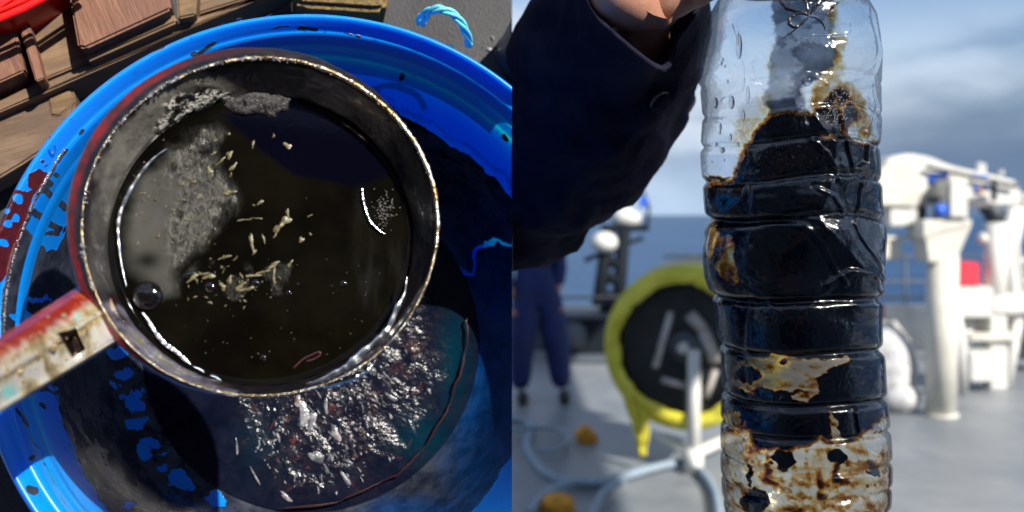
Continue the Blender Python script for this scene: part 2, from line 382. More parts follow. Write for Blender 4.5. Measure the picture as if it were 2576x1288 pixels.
Mtub = T @ Matrix.Translation(TUB); clip_mesh(me, Mtub); link_mesh('shell', me, m_tub, tub, Mtub)

# clear water drops on the rim and wall; beads of oil along the step
m_water, n, o = material('water'); g = n.new('ShaderNodeBsdfGlossy', i_Roughness=.02); t = n.new('ShaderNodeBsdfTransparent'); t.inputs[0].default_value = (.80, .93, 1, 1)
fr = n.new('ShaderNodeFresnel', i_IOR=1.33); mx = n.new('ShaderNodeMixShader'); n.link(fr.outputs[0], mx.inputs[0]); n.link(t.outputs[0], mx.inputs[1]); n.link(g.outputs[0], mx.inputs[2]); n.link(mx.outputs[0], o)
m_oil, n, o = material('black_oil'); principled(n, o, (.004, .003, .003), .06, 0, coat=.6)
m_bead, n, o = material('oily_bead'); c = n.coord(); principled(n, o, n.ramp(n.noise(c, 300), [(.3, (.02, .015, .02)), (.6, (.25, .25, .28)), (.75, (.6, .6, .62))]), .12, .3)
def tub_h(px, py):                  # height of the tub surface seen at a picture position
    i = np.argmin((X - px) ** 2 + (Y - py) ** 2 + (~isin) * 1e9); return Vector(Pl[i])
drop_me = MB().sphere((0, 0, 0), 1, 12, 8, (1, 1, .55)).mesh('droplet')
dp = [(600, 46, 9), (1064, 102, 8), (1135, 118, 11), (1128, 130, 8), (885, 55, 4), (924, 57, 4), (720, 107, 5), (776, 60, 4), (128, 376, 11), (1041, 188, 6), (1105, 215, 4), (1130, 218, 5), (1010, 135, 4), (960, 75, 4), (700, 62, 4), (820, 72, 4), (340, 180, 4), (480, 95, 4),
      (560, 60, 4), (265, 300, 4), (235, 330, 4), (232, 400, 4), (240, 315, 4), (180, 300, 5), (1180, 165, 4), (1220, 190, 5), (1000, 118, 3), (1090, 150, 3), (1160, 190, 4), (1200, 260, 4), (1150, 300, 4), (215, 455, 5), (160, 1130, 5), (55, 1180, 4), (100, 1250, 5)]
for px, py, r_ in dp:
    p = tub_h(px, py); s_ = r_ / F * (DD - p.z)
    ob = bpy.data.objects.new('droplet', drop_me); COL.objects.link(ob); ob.parent = tub
    ob.matrix_basis = Matrix.Translation(p - TUB) @ Matrix.Diagonal((s_, s_, s_, 1))
drop_me.materials.append(m_water); drop_me.polygons.foreach_set('use_smooth', [True] * len(drop_me.polygons))
mb = MB()
cre = smooth_path([(163, 378), (150, 395), (128, 432), (100, 478), (75, 530), (52, 590), (35, 645), (23, 700), (14, 760), (11, 800), (9, 835)], 95)
for i, (px, py) in enumerate(cre):
    px += rng.normal(0, 1.0); p = tub_h(px, py); s_ = rng.uniform(1.8, 4.6) / F * (DD - p.z); mb.sphere(p, s_, 8, 5, (1, 1.2, .8))
mb.build('oil_bead', m_bead, tub, TUB, frame=T)['kind'] = 'stuff'

# ---- oily water at the bottom of the tub
m_wat, n, o = material('oily_water'); c = n.coord()
tl = n.attr('teal'); br = n.attr('brown')
b = n.mix(n.smooth(n.noise(c, 60, 5, .65), .35, .65), (.002, .003, .010), (.005, .007, .017))
b = n.mix(tl, b, (.0, .016, .03)); b = n.mix(n.math('MULTIPLY', br, n.smooth(n.noise(c, 120, 5, .7, 1.0), .45, .65)), b, (.04, .022, .016))
b = n.mix(n.math('MULTIPLY', n.attr('rough'), n.smooth(n.noise(c, 130, 4, .6, .8), .60, .70)), b, (.07, .022, .018))
nm = n.bump(n.noise(c, 260, 3, .5), n.math('ADD', .08, n.math('MULTIPLY', n.attr('rough'), .3)), .003)
principled(n, o, b, n.math('ADD', .10, n.math('MULTIPLY', n.attr('rough'), .12)), 0, nm, spec=n.math('ADD', .14, n.math('MULTIPLY', n.attr('rough'), .16)))
wh = .0225; wr = .7255 * tr
nr_, na_ = 210, 620
rad = np.linspace(0, 1, nr_)[:, None]; an = np.linspace(0, 2 * np.pi, na_, endpoint=False)[None, :]
P = np.zeros((nr_, na_, 3)); P[..., 0] = rad * wr * np.cos(an); P[..., 1] = rad * wr * np.sin(an); P[..., 2] = wh
Pf = P.reshape(-1, 3) + np.array(TUB) * np.array([1, 1, 0]); Xp, Yp = projL(Pf)
rg = sstep(sdpoly(Xp, Yp, [(560, 960), (600, 1150), (680, 1230), (800, 1262), (900, 1240), (1010, 1150), (1090, 1040), (1130, 940), (1100, 840), (1060, 760), (900, 850), (700, 940)]) + 90 * (fbm(Pf, 60, 3, 88) - .5), -30, 60)
Pa = Pf.copy(); Pa[:, 0] += .012 * (fbm(Pf, 40, 2, 21) - .5) * 2; Pa[:, 1] += .012 * (fbm(Pf, 40, 2, 22) - .5) * 2; Pa = Pa * np.array([1.0, .62, 1])
ripp = vnoise(Pa, 100, 5) * 1.3 + vnoise(Pa, 210, 6) * .6 + vnoise(Pa, 430, 8) * .10
Pf[:, 2] += rg * (ripp - .95) * .0015 + .0003 * (fbm(Pf, 30, 2, 4) - .5)
tealw = .4 * np.exp(-(((Xp - 650) / 60) ** 2 + ((Yp - 1110) / 80) ** 2)) + np.exp(-(((Xp - 1060) / 70) ** 2 + ((Yp - 1100) / 60) ** 2)) + np.exp(-(((Xp - 1140) / 40) ** 2 + ((Yp - 900) / 120) ** 2))
brw = np.exp(-(((Xp - 1030) / 70) ** 2 + ((Yp - 850) / 90) ** 2)) + .5 * np.exp(-(((Xp - 830) / 200) ** 2 + ((Yp - 1080) / 140) ** 2))
wb = Vector((tcx, tcy, .011))
me = grid_mesh('oily_water', (Pf - np.array(wb)).reshape(nr_, na_, 3), True, {'teal': np.clip(tealw, 0, 1), 'brown': np.clip(brw, 0, 1) * .8, 'rough': rg})
MW = T @ Matrix.Translation(wb)
props(link_mesh('oily_water', me, m_wat, None, MW), 'pool of dark oily water rippling at the bottom of the blue tub', 'oily water')
# froth flecks floating in it, pale ones also standing in for glints
m_froth, n, o = material('froth'); c = n.coord(); principled(n, o, n.ramp(n.noise(c, 90, 3), [(.3, (.02, .021, .028)), (.46, (.09, .095, .11)), (.6, (.26, .26, .28)), (.72, (.16, .08, .05))]), .22, 0, n.bump(n.noise(c, 400, 3), .6, .001))
mb = MB(); poly = [(600, 975), (620, 1120), (700, 1215), (820, 1250), (900, 1225), (1000, 1150), (1060, 1060), (1090, 990), (1060, 920), (960, 920), (880, 970), (760, 985), (680, 975)]
cnt = 0
def fleck(mb, px, py, h, ra, rb, an, thick=.0006, n_=9, jag=.35):
    c0 = L(px, py, h); s_ = (DD - h) / F; pts = []; ph = rng.uniform(0, 6.28, 4)
    for k in range(n_):
        a = 2 * math.pi * k / n_; q = 1 + jag * .55 * (math.sin(a * 2 + ph[0]) + math.sin(a * 3 + ph[1]) * .8 + math.sin(a * 5 + ph[2]) * .4); x_, y_ = ra * s_ * q * math.cos(a), rb * s_ * q * math.sin(a)
        pts.append(c0 + Vector((x_ * math.cos(an) - y_ * math.sin(an), x_ * math.sin(an) + y_ * math.cos(an), 0)))
    top = c0 + Vector((0, 0, thick)); b = len(mb.v); mb.v += [tuple(p) for p in pts] + [tuple(top + (p - c0) * .55) for p in pts] + [tuple(top + Vector((0, 0, thick * .3)))]
    for k in range(n_):
        k2 = (k + 1) % n_; mb.f += [(b + k, b + k2, b + n_ + k2, b + n_ + k), (b + n_ + k, b + n_ + k2, b + 2 * n_)]
while cnt < 200:
    px, py = rng.uniform(590, 1110), rng.uniform(900, 1262)
    if sdpoly(np.array([px]), np.array([py]), poly)[0] < 0: continue
    if vnoise(np.array([[px, py, 0.]]), .018, 44)[0] < .42: continue
    r_ = rng.choice([1.6, 2.2, 3, 4.5], p=[.4, .35, .18, .07]); fleck(mb, px, py, wh + .0006, r_ * rng.uniform(1, 3.4), r_, rng.normal(1.9, .5) + (px - 800) * .002, .0007, 9, .5); cnt += 1
for px, py, ra, rb, a in [(765, 1040, 26, 13, 1.6), (785, 1060, 22, 8, 1.4), (797, 1150, 24, 10, 2.6), (750, 1010, 14, 8, 1.3), (596, 1125, 18, 3, 1.75), (640, 1195, 22, 3, 2.1), (700, 1100, 14, 3, 2.0), (820, 1020, 18, 5, 1.7), (845, 1090, 20, 9, 2.2), (935, 930, 16, 9, 1.9), (985, 1000, 16, 6, 2.5), (870, 1205, 18, 6, 2.3), (720, 1250, 18, 5, 2.5), (680, 965, 16, 6, 1.8), (690, 985, 14, 8, 2.2), (1000, 960, 18, 5, 2.6)]:
    fleck(mb, px, py, wh + .0010, ra, rb, a, .0005, 14)
props(mb.build('froth', m_froth, None, L(840, 1080, wh), frame=T), 'whitish froth flecks and painted glints on the oily water in the tub', 'froth', kind='stuff')
# red weed line along the wall of the pool
m_red, n, o = material('red_film'); c = n.coord(); principled(n, o, n.mix(n.noise(c, 200), (.03, .007, .008), (.012, .005, .007)), .3)
rp = [(700, 1278), (790, 1272), (850, 1262), (900, 1240), (960, 1212), (1010, 1185), (1060, 1135), (1100, 1075), (1130, 1020), (1150, 960), (1168, 900), (1176, 850), (1172, 800)]
pp = [L(a + rng.normal(0, 2), b, .027) for a, b in smooth_path(rp, 60)]
props(MB().tube(pp, [.0003 + .0007 * abs(math.sin(i * .31)) for i in range(60)], 6).build('seaweed_strand', m_red, None, pp[0], frame=T), 'thin reddish strand stuck along the waterline on the tub wall', 'strand')

# ---- scoop (steel dipper) with oil
m_rim, n, o = material('rim_steel'); c = n.coord()
principled(n, o, n.ramp(n.noise(c, 130, 4, .6), [(.3, (.10, .055, .02)), (.45, (.34, .25, .13)), (.6, (.62, .58, .5)), (.75, (.25, .22, .2))]), n.math('ADD', .16, n.math('MULTIPLY', n.noise(c, 300), .3)), 1, n.bump(n.noise(c, 700, 3), .7, .0008))
m_bowl, n, o = material('oiled_steel'); c = n.coord()
br = n.attr('bright'); lav = n.attr('lav'); red = n.attr('red')
nn = n.noise(c, 200, 5, .68, .6); n2 = n.noise(c, 420, 4, .65)
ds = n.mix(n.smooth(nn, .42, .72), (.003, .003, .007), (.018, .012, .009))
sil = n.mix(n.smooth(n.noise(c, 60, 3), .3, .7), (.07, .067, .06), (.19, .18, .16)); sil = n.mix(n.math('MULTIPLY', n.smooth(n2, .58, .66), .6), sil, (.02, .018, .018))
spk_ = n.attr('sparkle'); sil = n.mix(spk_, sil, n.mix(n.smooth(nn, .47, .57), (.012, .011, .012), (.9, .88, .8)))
b = n.mix(br, ds, sil)  # dark tone for the shaded wall, silver for the sunlit part
lv = n.ramp(n.noise(c, 90, 5, .6), [(.3, (.06, .03, .015)), (.42, (.15, .14, .2)), (.56, (.28, .27, .34)), (.66, (.3, .27, .12)), (.76, (.1, .2, .17))])
b = n.mix(lav, b, lv)
b = n.mix(red, b, n.mix(n.smooth(n.noise(c, 160, 4, .6), .35, .65), (.17, .008, .012), (.05, .01, .01)))
hgt = n.math('ADD', n.noise(c, 150, 4, .6, .8), n.math('MULTIPLY', n.noise(c, 600, 3), .25))
nm = n.bump(hgt, n.math('ADD', n.math('ADD', .12, n.math('MULTIPLY', br, .12)), n.math('MULTIPLY', spk_, 1.0)), .0026)
principled(n, o, b, n.math('ADD', .2, n.math('MULTIPLY', n2, .3)), n.math('MAXIMUM', n.math('MULTIPLY', spk_, .35), n.math('MULTIPLY', lav, .6)), nm, coat=.25, coat_rough=.1)
SH, OH = .275, .256
rx, ry, r_r = circ(663, 565, 433, SH); ox, oy, r_o = circ(661, 603, 367, OH)
scoop = empty('oil_scoop', (ox, oy, OH - .018), T)
props(scoop, 'round metal scoop held over the tub, brimming with black oil', 'scoop')
SB = Vector((ox, oy, OH - .018))
ux, uy, r_u = circ(643, 551, 451, SH - .003)
rings = [(ox, oy, 0, OH - .016), (ox, oy, r_o * .6, OH - .016), (ox, oy, r_o * .85, OH - .010), (ox, oy, r_o * 1.0, OH - .001), (ox * .85 + rx * .15, oy * .85 + ry * .15, r_o * .85 + r_r * .15, OH * .85 + SH * .15), ((ox + rx) / 2, (oy + ry) / 2, (r_o + r_r) / 2, (OH + SH) / 2), (rx, ry, r_r * .985, SH - .003), (rx, ry, r_r, SH),
         (rx, ry, r_r * 1.010, SH + .0006), (ux * .5 + rx * .5, uy * .5 + ry * .5, r_r * 1.016, SH - .0005), (ux, uy, r_u, SH - .003), (ux, uy, r_u * .998, SH - .009), (rx, ry, r_r * .97, SH - .016), (ox, oy, r_o * 1.04, OH - .004), (ox, oy, r_o * .8, OH - .0175), (ox, oy, 0, OH - .018)]
RG = smooth_path(rings, 150); RG[:, 2] = np.maximum(RG[:, 2], 0)
na_ = 480; an = np.linspace(0, 2 * np.pi, na_, endpoint=False)
P = np.zeros((len(RG), na_, 3)); P[..., 0] = RG[:, 0:1] + RG[:, 2:3] * np.cos(an); P[..., 1] = RG[:, 1:2] + RG[:, 2:3] * np.sin(an); P[..., 2] = RG[:, 3:4]
Pf = P.reshape(-1, 3); wav = (fbm(Pf, 90, 3, 12) - .5) * .0012
rd = Pf - np.array([ox, oy, 0]); rd[:, 2] = 0; ln = np.linalg.norm(rd, axis=1, keepdims=True) + 1e-9
Pf = Pf + rd / ln * wav[:, None] * (ln > r_o * .9)
Xs, Ys = projL(Pf); k = np.repeat(np.arange(len(RG)), na_); tt = k / (len(RG) - 1) * (len(rings) - 1)
inner = tt < 8.3
Pn = fbm(Pf, 120, 4, 77) - .5
bright = sstep(sdpoly(Xs + Pn * 40, Ys + Pn * 40, [(225, 720), (228, 520), (290, 330), (400, 225), (500, 180), (560, 200), (615, 235), (600, 285), (420, 392), (330, 470), (300, 560), (305, 700), (290, 730)]), -14, 14) * inner  # sunlit upper-left wall painted lighter than the shaded rest
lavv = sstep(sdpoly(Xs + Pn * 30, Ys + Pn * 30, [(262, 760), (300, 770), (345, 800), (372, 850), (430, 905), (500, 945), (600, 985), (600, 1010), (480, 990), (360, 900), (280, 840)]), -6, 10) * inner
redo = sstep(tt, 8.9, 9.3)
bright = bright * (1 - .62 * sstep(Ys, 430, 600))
spark = sstep(sdpoly(Xs + Pn * 50, Ys + Pn * 50, [(330, 455), (390, 330), (430, 255), (510, 210), (590, 235), (600, 270), (560, 300), (480, 345), (410, 385), (350, 440)]), -12, 10) * inner  # glints on the wall, painted as pale broken patches
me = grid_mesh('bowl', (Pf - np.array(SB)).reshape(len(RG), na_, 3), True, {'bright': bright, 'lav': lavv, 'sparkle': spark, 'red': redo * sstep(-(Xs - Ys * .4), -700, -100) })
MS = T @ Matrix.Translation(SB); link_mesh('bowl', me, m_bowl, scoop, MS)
# rolled rim
pts = []; rads = []
for i in range(241):
    a = 2 * math.pi * i / 240; q = 1 + .004 * math.sin(5 * a) + rng.normal(0, .0007)
    pts.append(Vector((rx + r_r * 1.004 * q * math.cos(a), ry + r_r * 1.004 * q * math.sin(a), SH + .0006)))
    rads.append((.00035 + .0009 * max(0, math.cos(a - .9)) ** 1.3) * rng.uniform(.75, 1.3))
MB().tube(pts, rads, 8, cap=False).build('rim', m_rim, scoop, SB, frame=T)
mb = MB()
for i in range(420):
    a = rng.uniform(0, 2 * math.pi); q = rng.normal(1.0, .006); s_ = rng.uniform(.0002, .0006) * (1.3 if .6 < a < 3.4 else .6)
    mb.sphere((rx + r_r * q * math.cos(a), ry + r_r * q * math.sin(a), SH + .0012), s_, 7, 5, (1, 1, .8))
mb.build('oil_bead', m_bead, scoop, SB, frame=T)['kind'] = 'stuff'
# pale strips built in place of the sky's reflection along the oil's edge
m_strip, n, o = material('glint_metal'); c = n.coord(); principled(n, o, n.ramp(n.noise(c, 60, 3), [(.35, (.72, .8, .92)), (.6, (.95, .94, .9))]), n.math('ADD', .12, n.math('MULTIPLY', n.noise(c, 200), .15)), 1, n.bump(n.noise(c, 220, 3), .3, .001))
def strip(pts, wid, h, name='sky_glint', mat=m_strip, tilt=0.0, n_=60):
    C = smooth_path(pts, n_); wd = np.interp(np.linspace(0, 1, n_), np.linspace(0, 1, len(wid)), wid); m = MB(); s_ = (DD - h) / F
    pp = [L(x_, y_, h) for x_, y_ in C]; v = []; f = []
    for i, p in enumerate(pp):
        t_ = (pp[min(i + 1, n_ - 1)] - pp[max(i - 1, 0)]).normalized(); s2 = Vector((t_.y, -t_.x, 0)); w_ = max(wd[i], .3) * s_ * .5 * (1 + .25 * math.sin(i * .9) * math.sin(i * .37))
        for a_ in (-1, -.5, 0, .5, 1): v.append(p + s2 * w_ * a_ + Vector((0, 0, (1 - a_ * a_) * w_ * .55 + a_ * w_ * tilt)))
        v.append(p - Vector((0, 0, w_ * .4)))
    for i in range(n_ - 1):
        for k_ in range(4): f.append((i * 6 + k_, i * 6 + k_ + 1, i * 6 + 7 + k_, i * 6 + 6 + k_))
        f.append((i * 6 + 4, i * 6 + 5, i * 6 + 11, i * 6 + 10)); f.append((i * 6 + 5, i * 6, i * 6 + 6, i * 6 + 11))
    m.add(v, f); return m.build(name, mat, scoop, SB, frame=T)
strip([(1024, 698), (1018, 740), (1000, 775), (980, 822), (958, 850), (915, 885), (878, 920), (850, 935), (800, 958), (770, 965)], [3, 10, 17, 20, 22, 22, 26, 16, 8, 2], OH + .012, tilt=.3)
strip([(945, 905), (925, 930), (890, 950), (840, 965), (800, 972), (770, 985)], [2, 12, 14, 12, 8, 2], SH - .012, 'spout_glint', None if False else m_strip)
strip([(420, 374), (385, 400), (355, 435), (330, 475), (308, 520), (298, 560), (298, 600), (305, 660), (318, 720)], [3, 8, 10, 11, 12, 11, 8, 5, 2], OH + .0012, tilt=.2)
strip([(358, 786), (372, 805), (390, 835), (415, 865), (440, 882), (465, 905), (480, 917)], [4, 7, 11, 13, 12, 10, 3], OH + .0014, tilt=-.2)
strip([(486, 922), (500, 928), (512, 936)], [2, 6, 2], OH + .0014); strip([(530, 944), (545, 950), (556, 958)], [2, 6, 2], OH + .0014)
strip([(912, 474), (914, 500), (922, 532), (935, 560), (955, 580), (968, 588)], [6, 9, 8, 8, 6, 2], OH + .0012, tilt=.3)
# handle
m_hand, n, o = material('oiled_handle'); c = n.coord(); red = n.attr('red'); gold = n.attr('gold'); hole = n.attr('hole'); nn = n.noise(c, 75, 5, .55, .5)
b = n.ramp(nn, [(.30, (.14, .09, .04)), (.40, (.42, .36, .22)), (.50, (.66, .63, .55)), (.60, (.62, .60, .58)), (.68, (.28, .28, .37)), (.78, (.45, .40, .25))])
b = n.mix(gold, b, n.ramp(n.noise(c, 200, 4), [(.3, (.12, .06, .015)), (.5, (.42, .30, .10)), (.65, (.7, .6, .35))]))
b = n.mix(red, b, n.ramp(n.noise(c, 90, 5, .65), [(.32, (.12, .006, .006)), (.5, (.26, .02, .01)), (.64, (.38, .09, .02)), (.76, (.3, .2, .04))]))
b = n.mix(n.attr('teal'), b, (.25, .72, .70)); b = n.mix(n.smooth(hole, .1, .5), b, (.008, .005, .004))
nm = n.bump(n.math('ADD', n.noise(c, 110, 4, .5), n.math('MULTIPLY', n.noise(c, 800, 3), .12)), .45, .0012)
principled(n, o, b, n.math('ADD', .2, n.math('MULTIPLY', n.noise(c, 300), .25)), n.math('SUBTRACT', .45, n.math('ADD', n.math('MULTIPLY', red, .3), n.math('MULTIPLY', hole, .2))), nm, coat=n.math('MULTIPLY', n.math('SUBTRACT', 1.0, hole), .5), coat_rough=.1, spec=n.math('MULTIPLY', n.math('SUBTRACT', 1.0, hole), .5))
vpf = [(0, -.012), (.06, -.006), (.15, -.001), (.28, .003), (.42, .0055), (.50, .0068), (.54, .0068), (.565, .0052), (.60, .0030), (.64, .0026), (.86, .0026), (.92, .0036), (.95, .0052), (.975, .0050), (1.0, .002), (1.01, -.004), (.97, -.012), (.5, -.014), (.05, -.014)]
VP = smooth_path(vpf, 120); nu = 170
Pt = np.zeros((nu, 120, 3)); HH = .262
for i in range(nu):
    u = i / (nu - 1); a = np.array([252 - 352 * u, 684 + 228 * u]); bq = np.array([318 - 418 * u, 846 + 252 * u])
    if u < .08: a = a + (np.array([276, 742]) - a) * (.08 - u) / .08 * .4
    for j in range(120):
        v, hh = VP[j]
        grv = 1.0 if u > .30 else max(0.0, (u - .26) / .04); prz = hh if not (.56 < v < .93 and hh > -.003) else .0060 * (1 - grv) + hh * grv
        x_, y_ = a + (bq - a) * v; p = L(x_, y_, HH + .11 * u ** 1.2 + prz); Pt[i, j] = p
Pf = Pt.reshape(-1, 3); Xh, Yh = projL(Pf); nq = fbm(Pf, 160, 3, 8) - .5
vv = np.tile(VP[:, 0], nu); top = np.tile(VP[:, 1] > -.0125, nu)
redh = sstep(-(vv + nq * .3), -.42, -.22); goldh = np.exp(-((vv + nq * .1 - .585) / .035) ** 2) + .6 * np.exp(-((vv + nq * .1 - .40) / .08) ** 2) + np.exp(-((vv - 1.0) / .03) ** 2)
hs = sstep(sdpoly(Xh, Yh, [(144, 838), (190, 824), (214, 878), (180, 897)]) + nq * 8, -2, 3) * top
tealh = np.exp(-(((Xh - 22) / 17) ** 2 + ((Yh - 985) / 15) ** 2)) + .6 * np.exp(-(((Xh - 196) / 6) ** 2 + ((Yh - 796) / 10) ** 2))
Pf[:, 2] -= hs * .0035
me = grid_mesh('handle', (Pf - np.array(SB)).reshape(nu, 120, 3), True, {'red': np.clip(redh, 0, 1), 'gold': np.clip(goldh, 0, 1), 'hole': hs, 'teal': np.clip(tealh * 1.3, 0, 1)})
hd = link_mesh('handle', me, m_hand, scoop, MS)
# drops on the handle
m_odrop, n, o = material('amber_drop'); c = n.coord(); principled(n, o, n.mix(n.noise(c, 200), (.10, .06, .03), (.4, .3, .16)), .05, .2, coat=1.0)
od_me = MB().sphere((0, 0, 0), 1, 12, 8, (1, 1, .7)).mesh('oil_drop'); od_me.materials.append(m_odrop); od_me.polygons.foreach_set('use_smooth', [True] * len(od_me.polygons))
def on(px, py, Pc, Xc, Yc):
    return Vector(Pc[np.argmin((Xc - px) ** 2 + (Yc - py) ** 2 + (~top) * 1e6)])
hl = [(132, 872, 13), (98, 888, 8), (45, 934, 12), (17, 935, 9), (147, 856, 6), (12, 957, 6), (55, 960, 8), (160, 795, 8), (120, 798, 4), (188, 893, 6), (60, 880, 6), (40, 892, 6), (30, 905, 6), (100, 840, 4), (240, 775, 4), (255, 790, 4), (80, 905, 3), (120, 900, 3), (165, 905, 4), (78, 850, 4)]
for i in range(34): u = rng.uniform(0, 1); hl.append((260 - 270 * u + rng.normal(0, 6), 742 + 165 * u + rng.uniform(0, 110), rng.uniform(1.4, 3)))
for px, py, r_ in hl:
    p = on(px, py, Pf, Xh, Yh); s_ = r_ / F * (DD - p.z)
    ob = bpy.data.objects.new('oil_drop', od_me); COL.objects.link(ob); ob.parent = scoop; ob.matrix_basis = Matrix.Translation(p - SB) @ Matrix.Diagonal((s_, s_, s_, 1))

# ---- oil in the scoop
m_pool, n, o = material('oil_in_scoop'); c = n.coord(); sc_ = n.attr('scum'); wi = n.attr('wisp')
b = n.mix(n.smooth(n.noise(c, 40, 4), .35, .7), (.0018, .0014, .0008), (.004, .0034, .0018))
b = n.mix(n.attr('dark'), b, (.001, .001, .004))  # darkens the oil where the rim's shadow is painted
st = n.noise(c, 150, 5, .7, 1.2)
rp_ = n.attr('ripple'); smo = n.mix(n.smooth(n.noise(c, 45, 3), .3, .7), (.042, .042, .038), (.064, .063, .056))
fl2 = n.noise(n.coord(scale=(1, .6, 1), rot=(0, 0, .8)), 330, 5, .65, 1.4)
b = n.mix(sc_, b, n.mix(rp_, smo, n.ramp(fl2, [(.36, (.006, .006, .005)), (.48, (.035, .034, .03)), (.60, (.07, .069, .06)), (.70, (.13, .125, .10))])))
b = n.mix(n.math('MULTIPLY', wi, n.smooth(n.noise(n.coord(scale=(1, .25, 1), rot=(0, 0, .3)), 150, 4, .6), .4, .7)), b, (.009, .0085, .007))
nm = n.bump(n.math('ADD', fl2, n.noise(c, 90, 3)), n.math('ADD', .01, n.math('MULTIPLY', n.math('MULTIPLY', sc_, rp_), .5)), .0014)
principled(n, o, b, n.math('ADD', .03, n.math('MULTIPLY', n.math('MAXIMUM', sc_, n.math('MULTIPLY', wi, .12)), .34)), 0, nm, spec=.14)
nr_, na_ = 150, 420
rad = np.linspace(0, 1, nr_)[:, None]; an = np.linspace(0, 2 * np.pi, na_, endpoint=False)[None, :]
P = np.zeros((nr_, na_, 3)); P[..., 0] = ox + rad * r_o * 1.006 * np.cos(an); P[..., 1] = oy + rad * r_o * 1.006 * np.sin(an); P[..., 2] = OH
P[..., 2] += .0014 * np.exp(-((1 - rad) / .02) ** 2)
Pf = P.reshape(-1, 3); Xo, Yo = projL(Pf); q1 = fbm(Pf, 110, 4, 5) - .5
Xk, Yk = Xo + q1 * 60, Yo + q1 * 60
scum = sstep(sdpoly(Xk, Yk, [(290, 560), (310, 480), (360, 415), (430, 360), (540, 300), (575, 330), (560, 420), (600, 470), (610, 510), (560, 580), (500, 640), (460, 690), (440, 745), (400, 770), (385, 740), (330, 700), (300, 630)]), -10, 46)
scum *= 1 - .85 * np.exp(-(((Xo - 370) / 34) ** 2 + ((Yo - 655) / 22) ** 2))
scum *= 1 - .8 * np.exp(-(((Xk - 520) / 26) ** 2 + ((Yk - 385) / 30) ** 2))
scum = np.maximum(scum, .4 * sstep(q1, .03, .12) * sstep(sdpoly(Xo, Yo, [(450, 700), (520, 640), (640, 640), (740, 660), (760, 720), (660, 760), (560, 770), (480, 750)]), -10, 10))
rippl = sstep(Xo + q1 * 120, 380, 470)
wisp = sstep(sdpoly(Xk, Yk, [(905, 480), (925, 545), (960, 585), (1000, 600), (1020, 650), (1015, 740), (960, 820), (900, 760), (880, 620)]), -30, 40)
dark = sstep(sdpoly(Xo, Yo, [(560, 290), (660, 380), (740, 440), (900, 470), (980, 440), (900, 300), (760, 240)]), -10, 10)  # lobe of the rim's cast shadow, painted darker on the oil
Pf[:, 2] += scum * rippl * (fbm(Pf, 190, 3, 15) - .5) * .0010
pb = Vector((ox, oy, OH - .014))
me = grid_mesh('oil_surface', (Pf - np.array(pb)).reshape(nr_, na_, 3), True, {'scum': scum, 'ripple': rippl, 'wisp': wisp, 'dark': dark})
pool = props(empty('oil_pool', pb, T), 'black crude oil filling the metal scoop, dull grey skin at its left', 'oil')
link_mesh('oil_surface', me, m_pool, pool, T @ Matrix.Translation(pb))
bub_me = MB().sphere((0, 0, 0), 1, 20, 10, (1, 1, .42)).mesh('bubble'); bub_me.materials.append(m_oil); bub_me.polygons.foreach_set('use_smooth', [True] * len(bub_me.polygons))
for px, py, r_ in [(370, 745, 37), (529, 722, 13), (865, 714, 10), (644, 713, 11), (727, 737, 7), (697, 742, 6), (750, 715, 4), (835, 720, 4), (662, 900, 8), (540, 690, 4), (590, 700, 3), (770, 500, 3), (475, 690, 5)]:
    p = L(px, py, OH); s_ = r_ / F * (DD - OH); ob = bpy.data.objects.new('bubble', bub_me); COL.objects.link(ob); ob.parent = pool
    ob.matrix_basis = Matrix.Translation(p - pb) @ Matrix.Diagonal((s_, s_, s_, 1))
mb = MB()
for i in range(150): mb.sphere(L(rng.normal(968, 13), rng.normal(528, 22), OH + .0006), rng.uniform(.00012, .0004), 6, 4)
for i in range(60): mb.sphere(L(rng.uniform(440, 1010), rng.uniform(650, 900), OH + .0002), rng.uniform(.0001, .00028), 6, 4)
m_glint, n, o = material('tiny_bubbles'); principled(n, o, (.2, .2, .19), .15, .2)
mb.build('tiny_bubble', m_glint, pool, pb, frame=T)['kind'] = 'stuff'
# dark clot at the top edge of the oil
m_clot, n, o = material('oil_clot'); c = n.coord(); nn = n.noise(c, 600, 5, .7); principled(n, o, n.mix(n.smooth(nn, .45, .65), (.006, .005, .006), (.055, .048, .05)), .3, 0, n.bump(nn, .8, .001))
mb = MB(); p = L(655, 258, OH); mb.sphere(p, .0135, 40, 20, (1, .48, .25))
ob = mb.build('oil_clot', m_clot, None, p, frame=T)
for v_ in ob.data.vertices: v_.co *= 1 + .55 * (float(fbm(np.array([list(v_.co)]), 190, 3, 3)[0]) - .5) * 2
props(ob, 'crusty dark clot at the top edge of the oil in the scoop', 'clot')
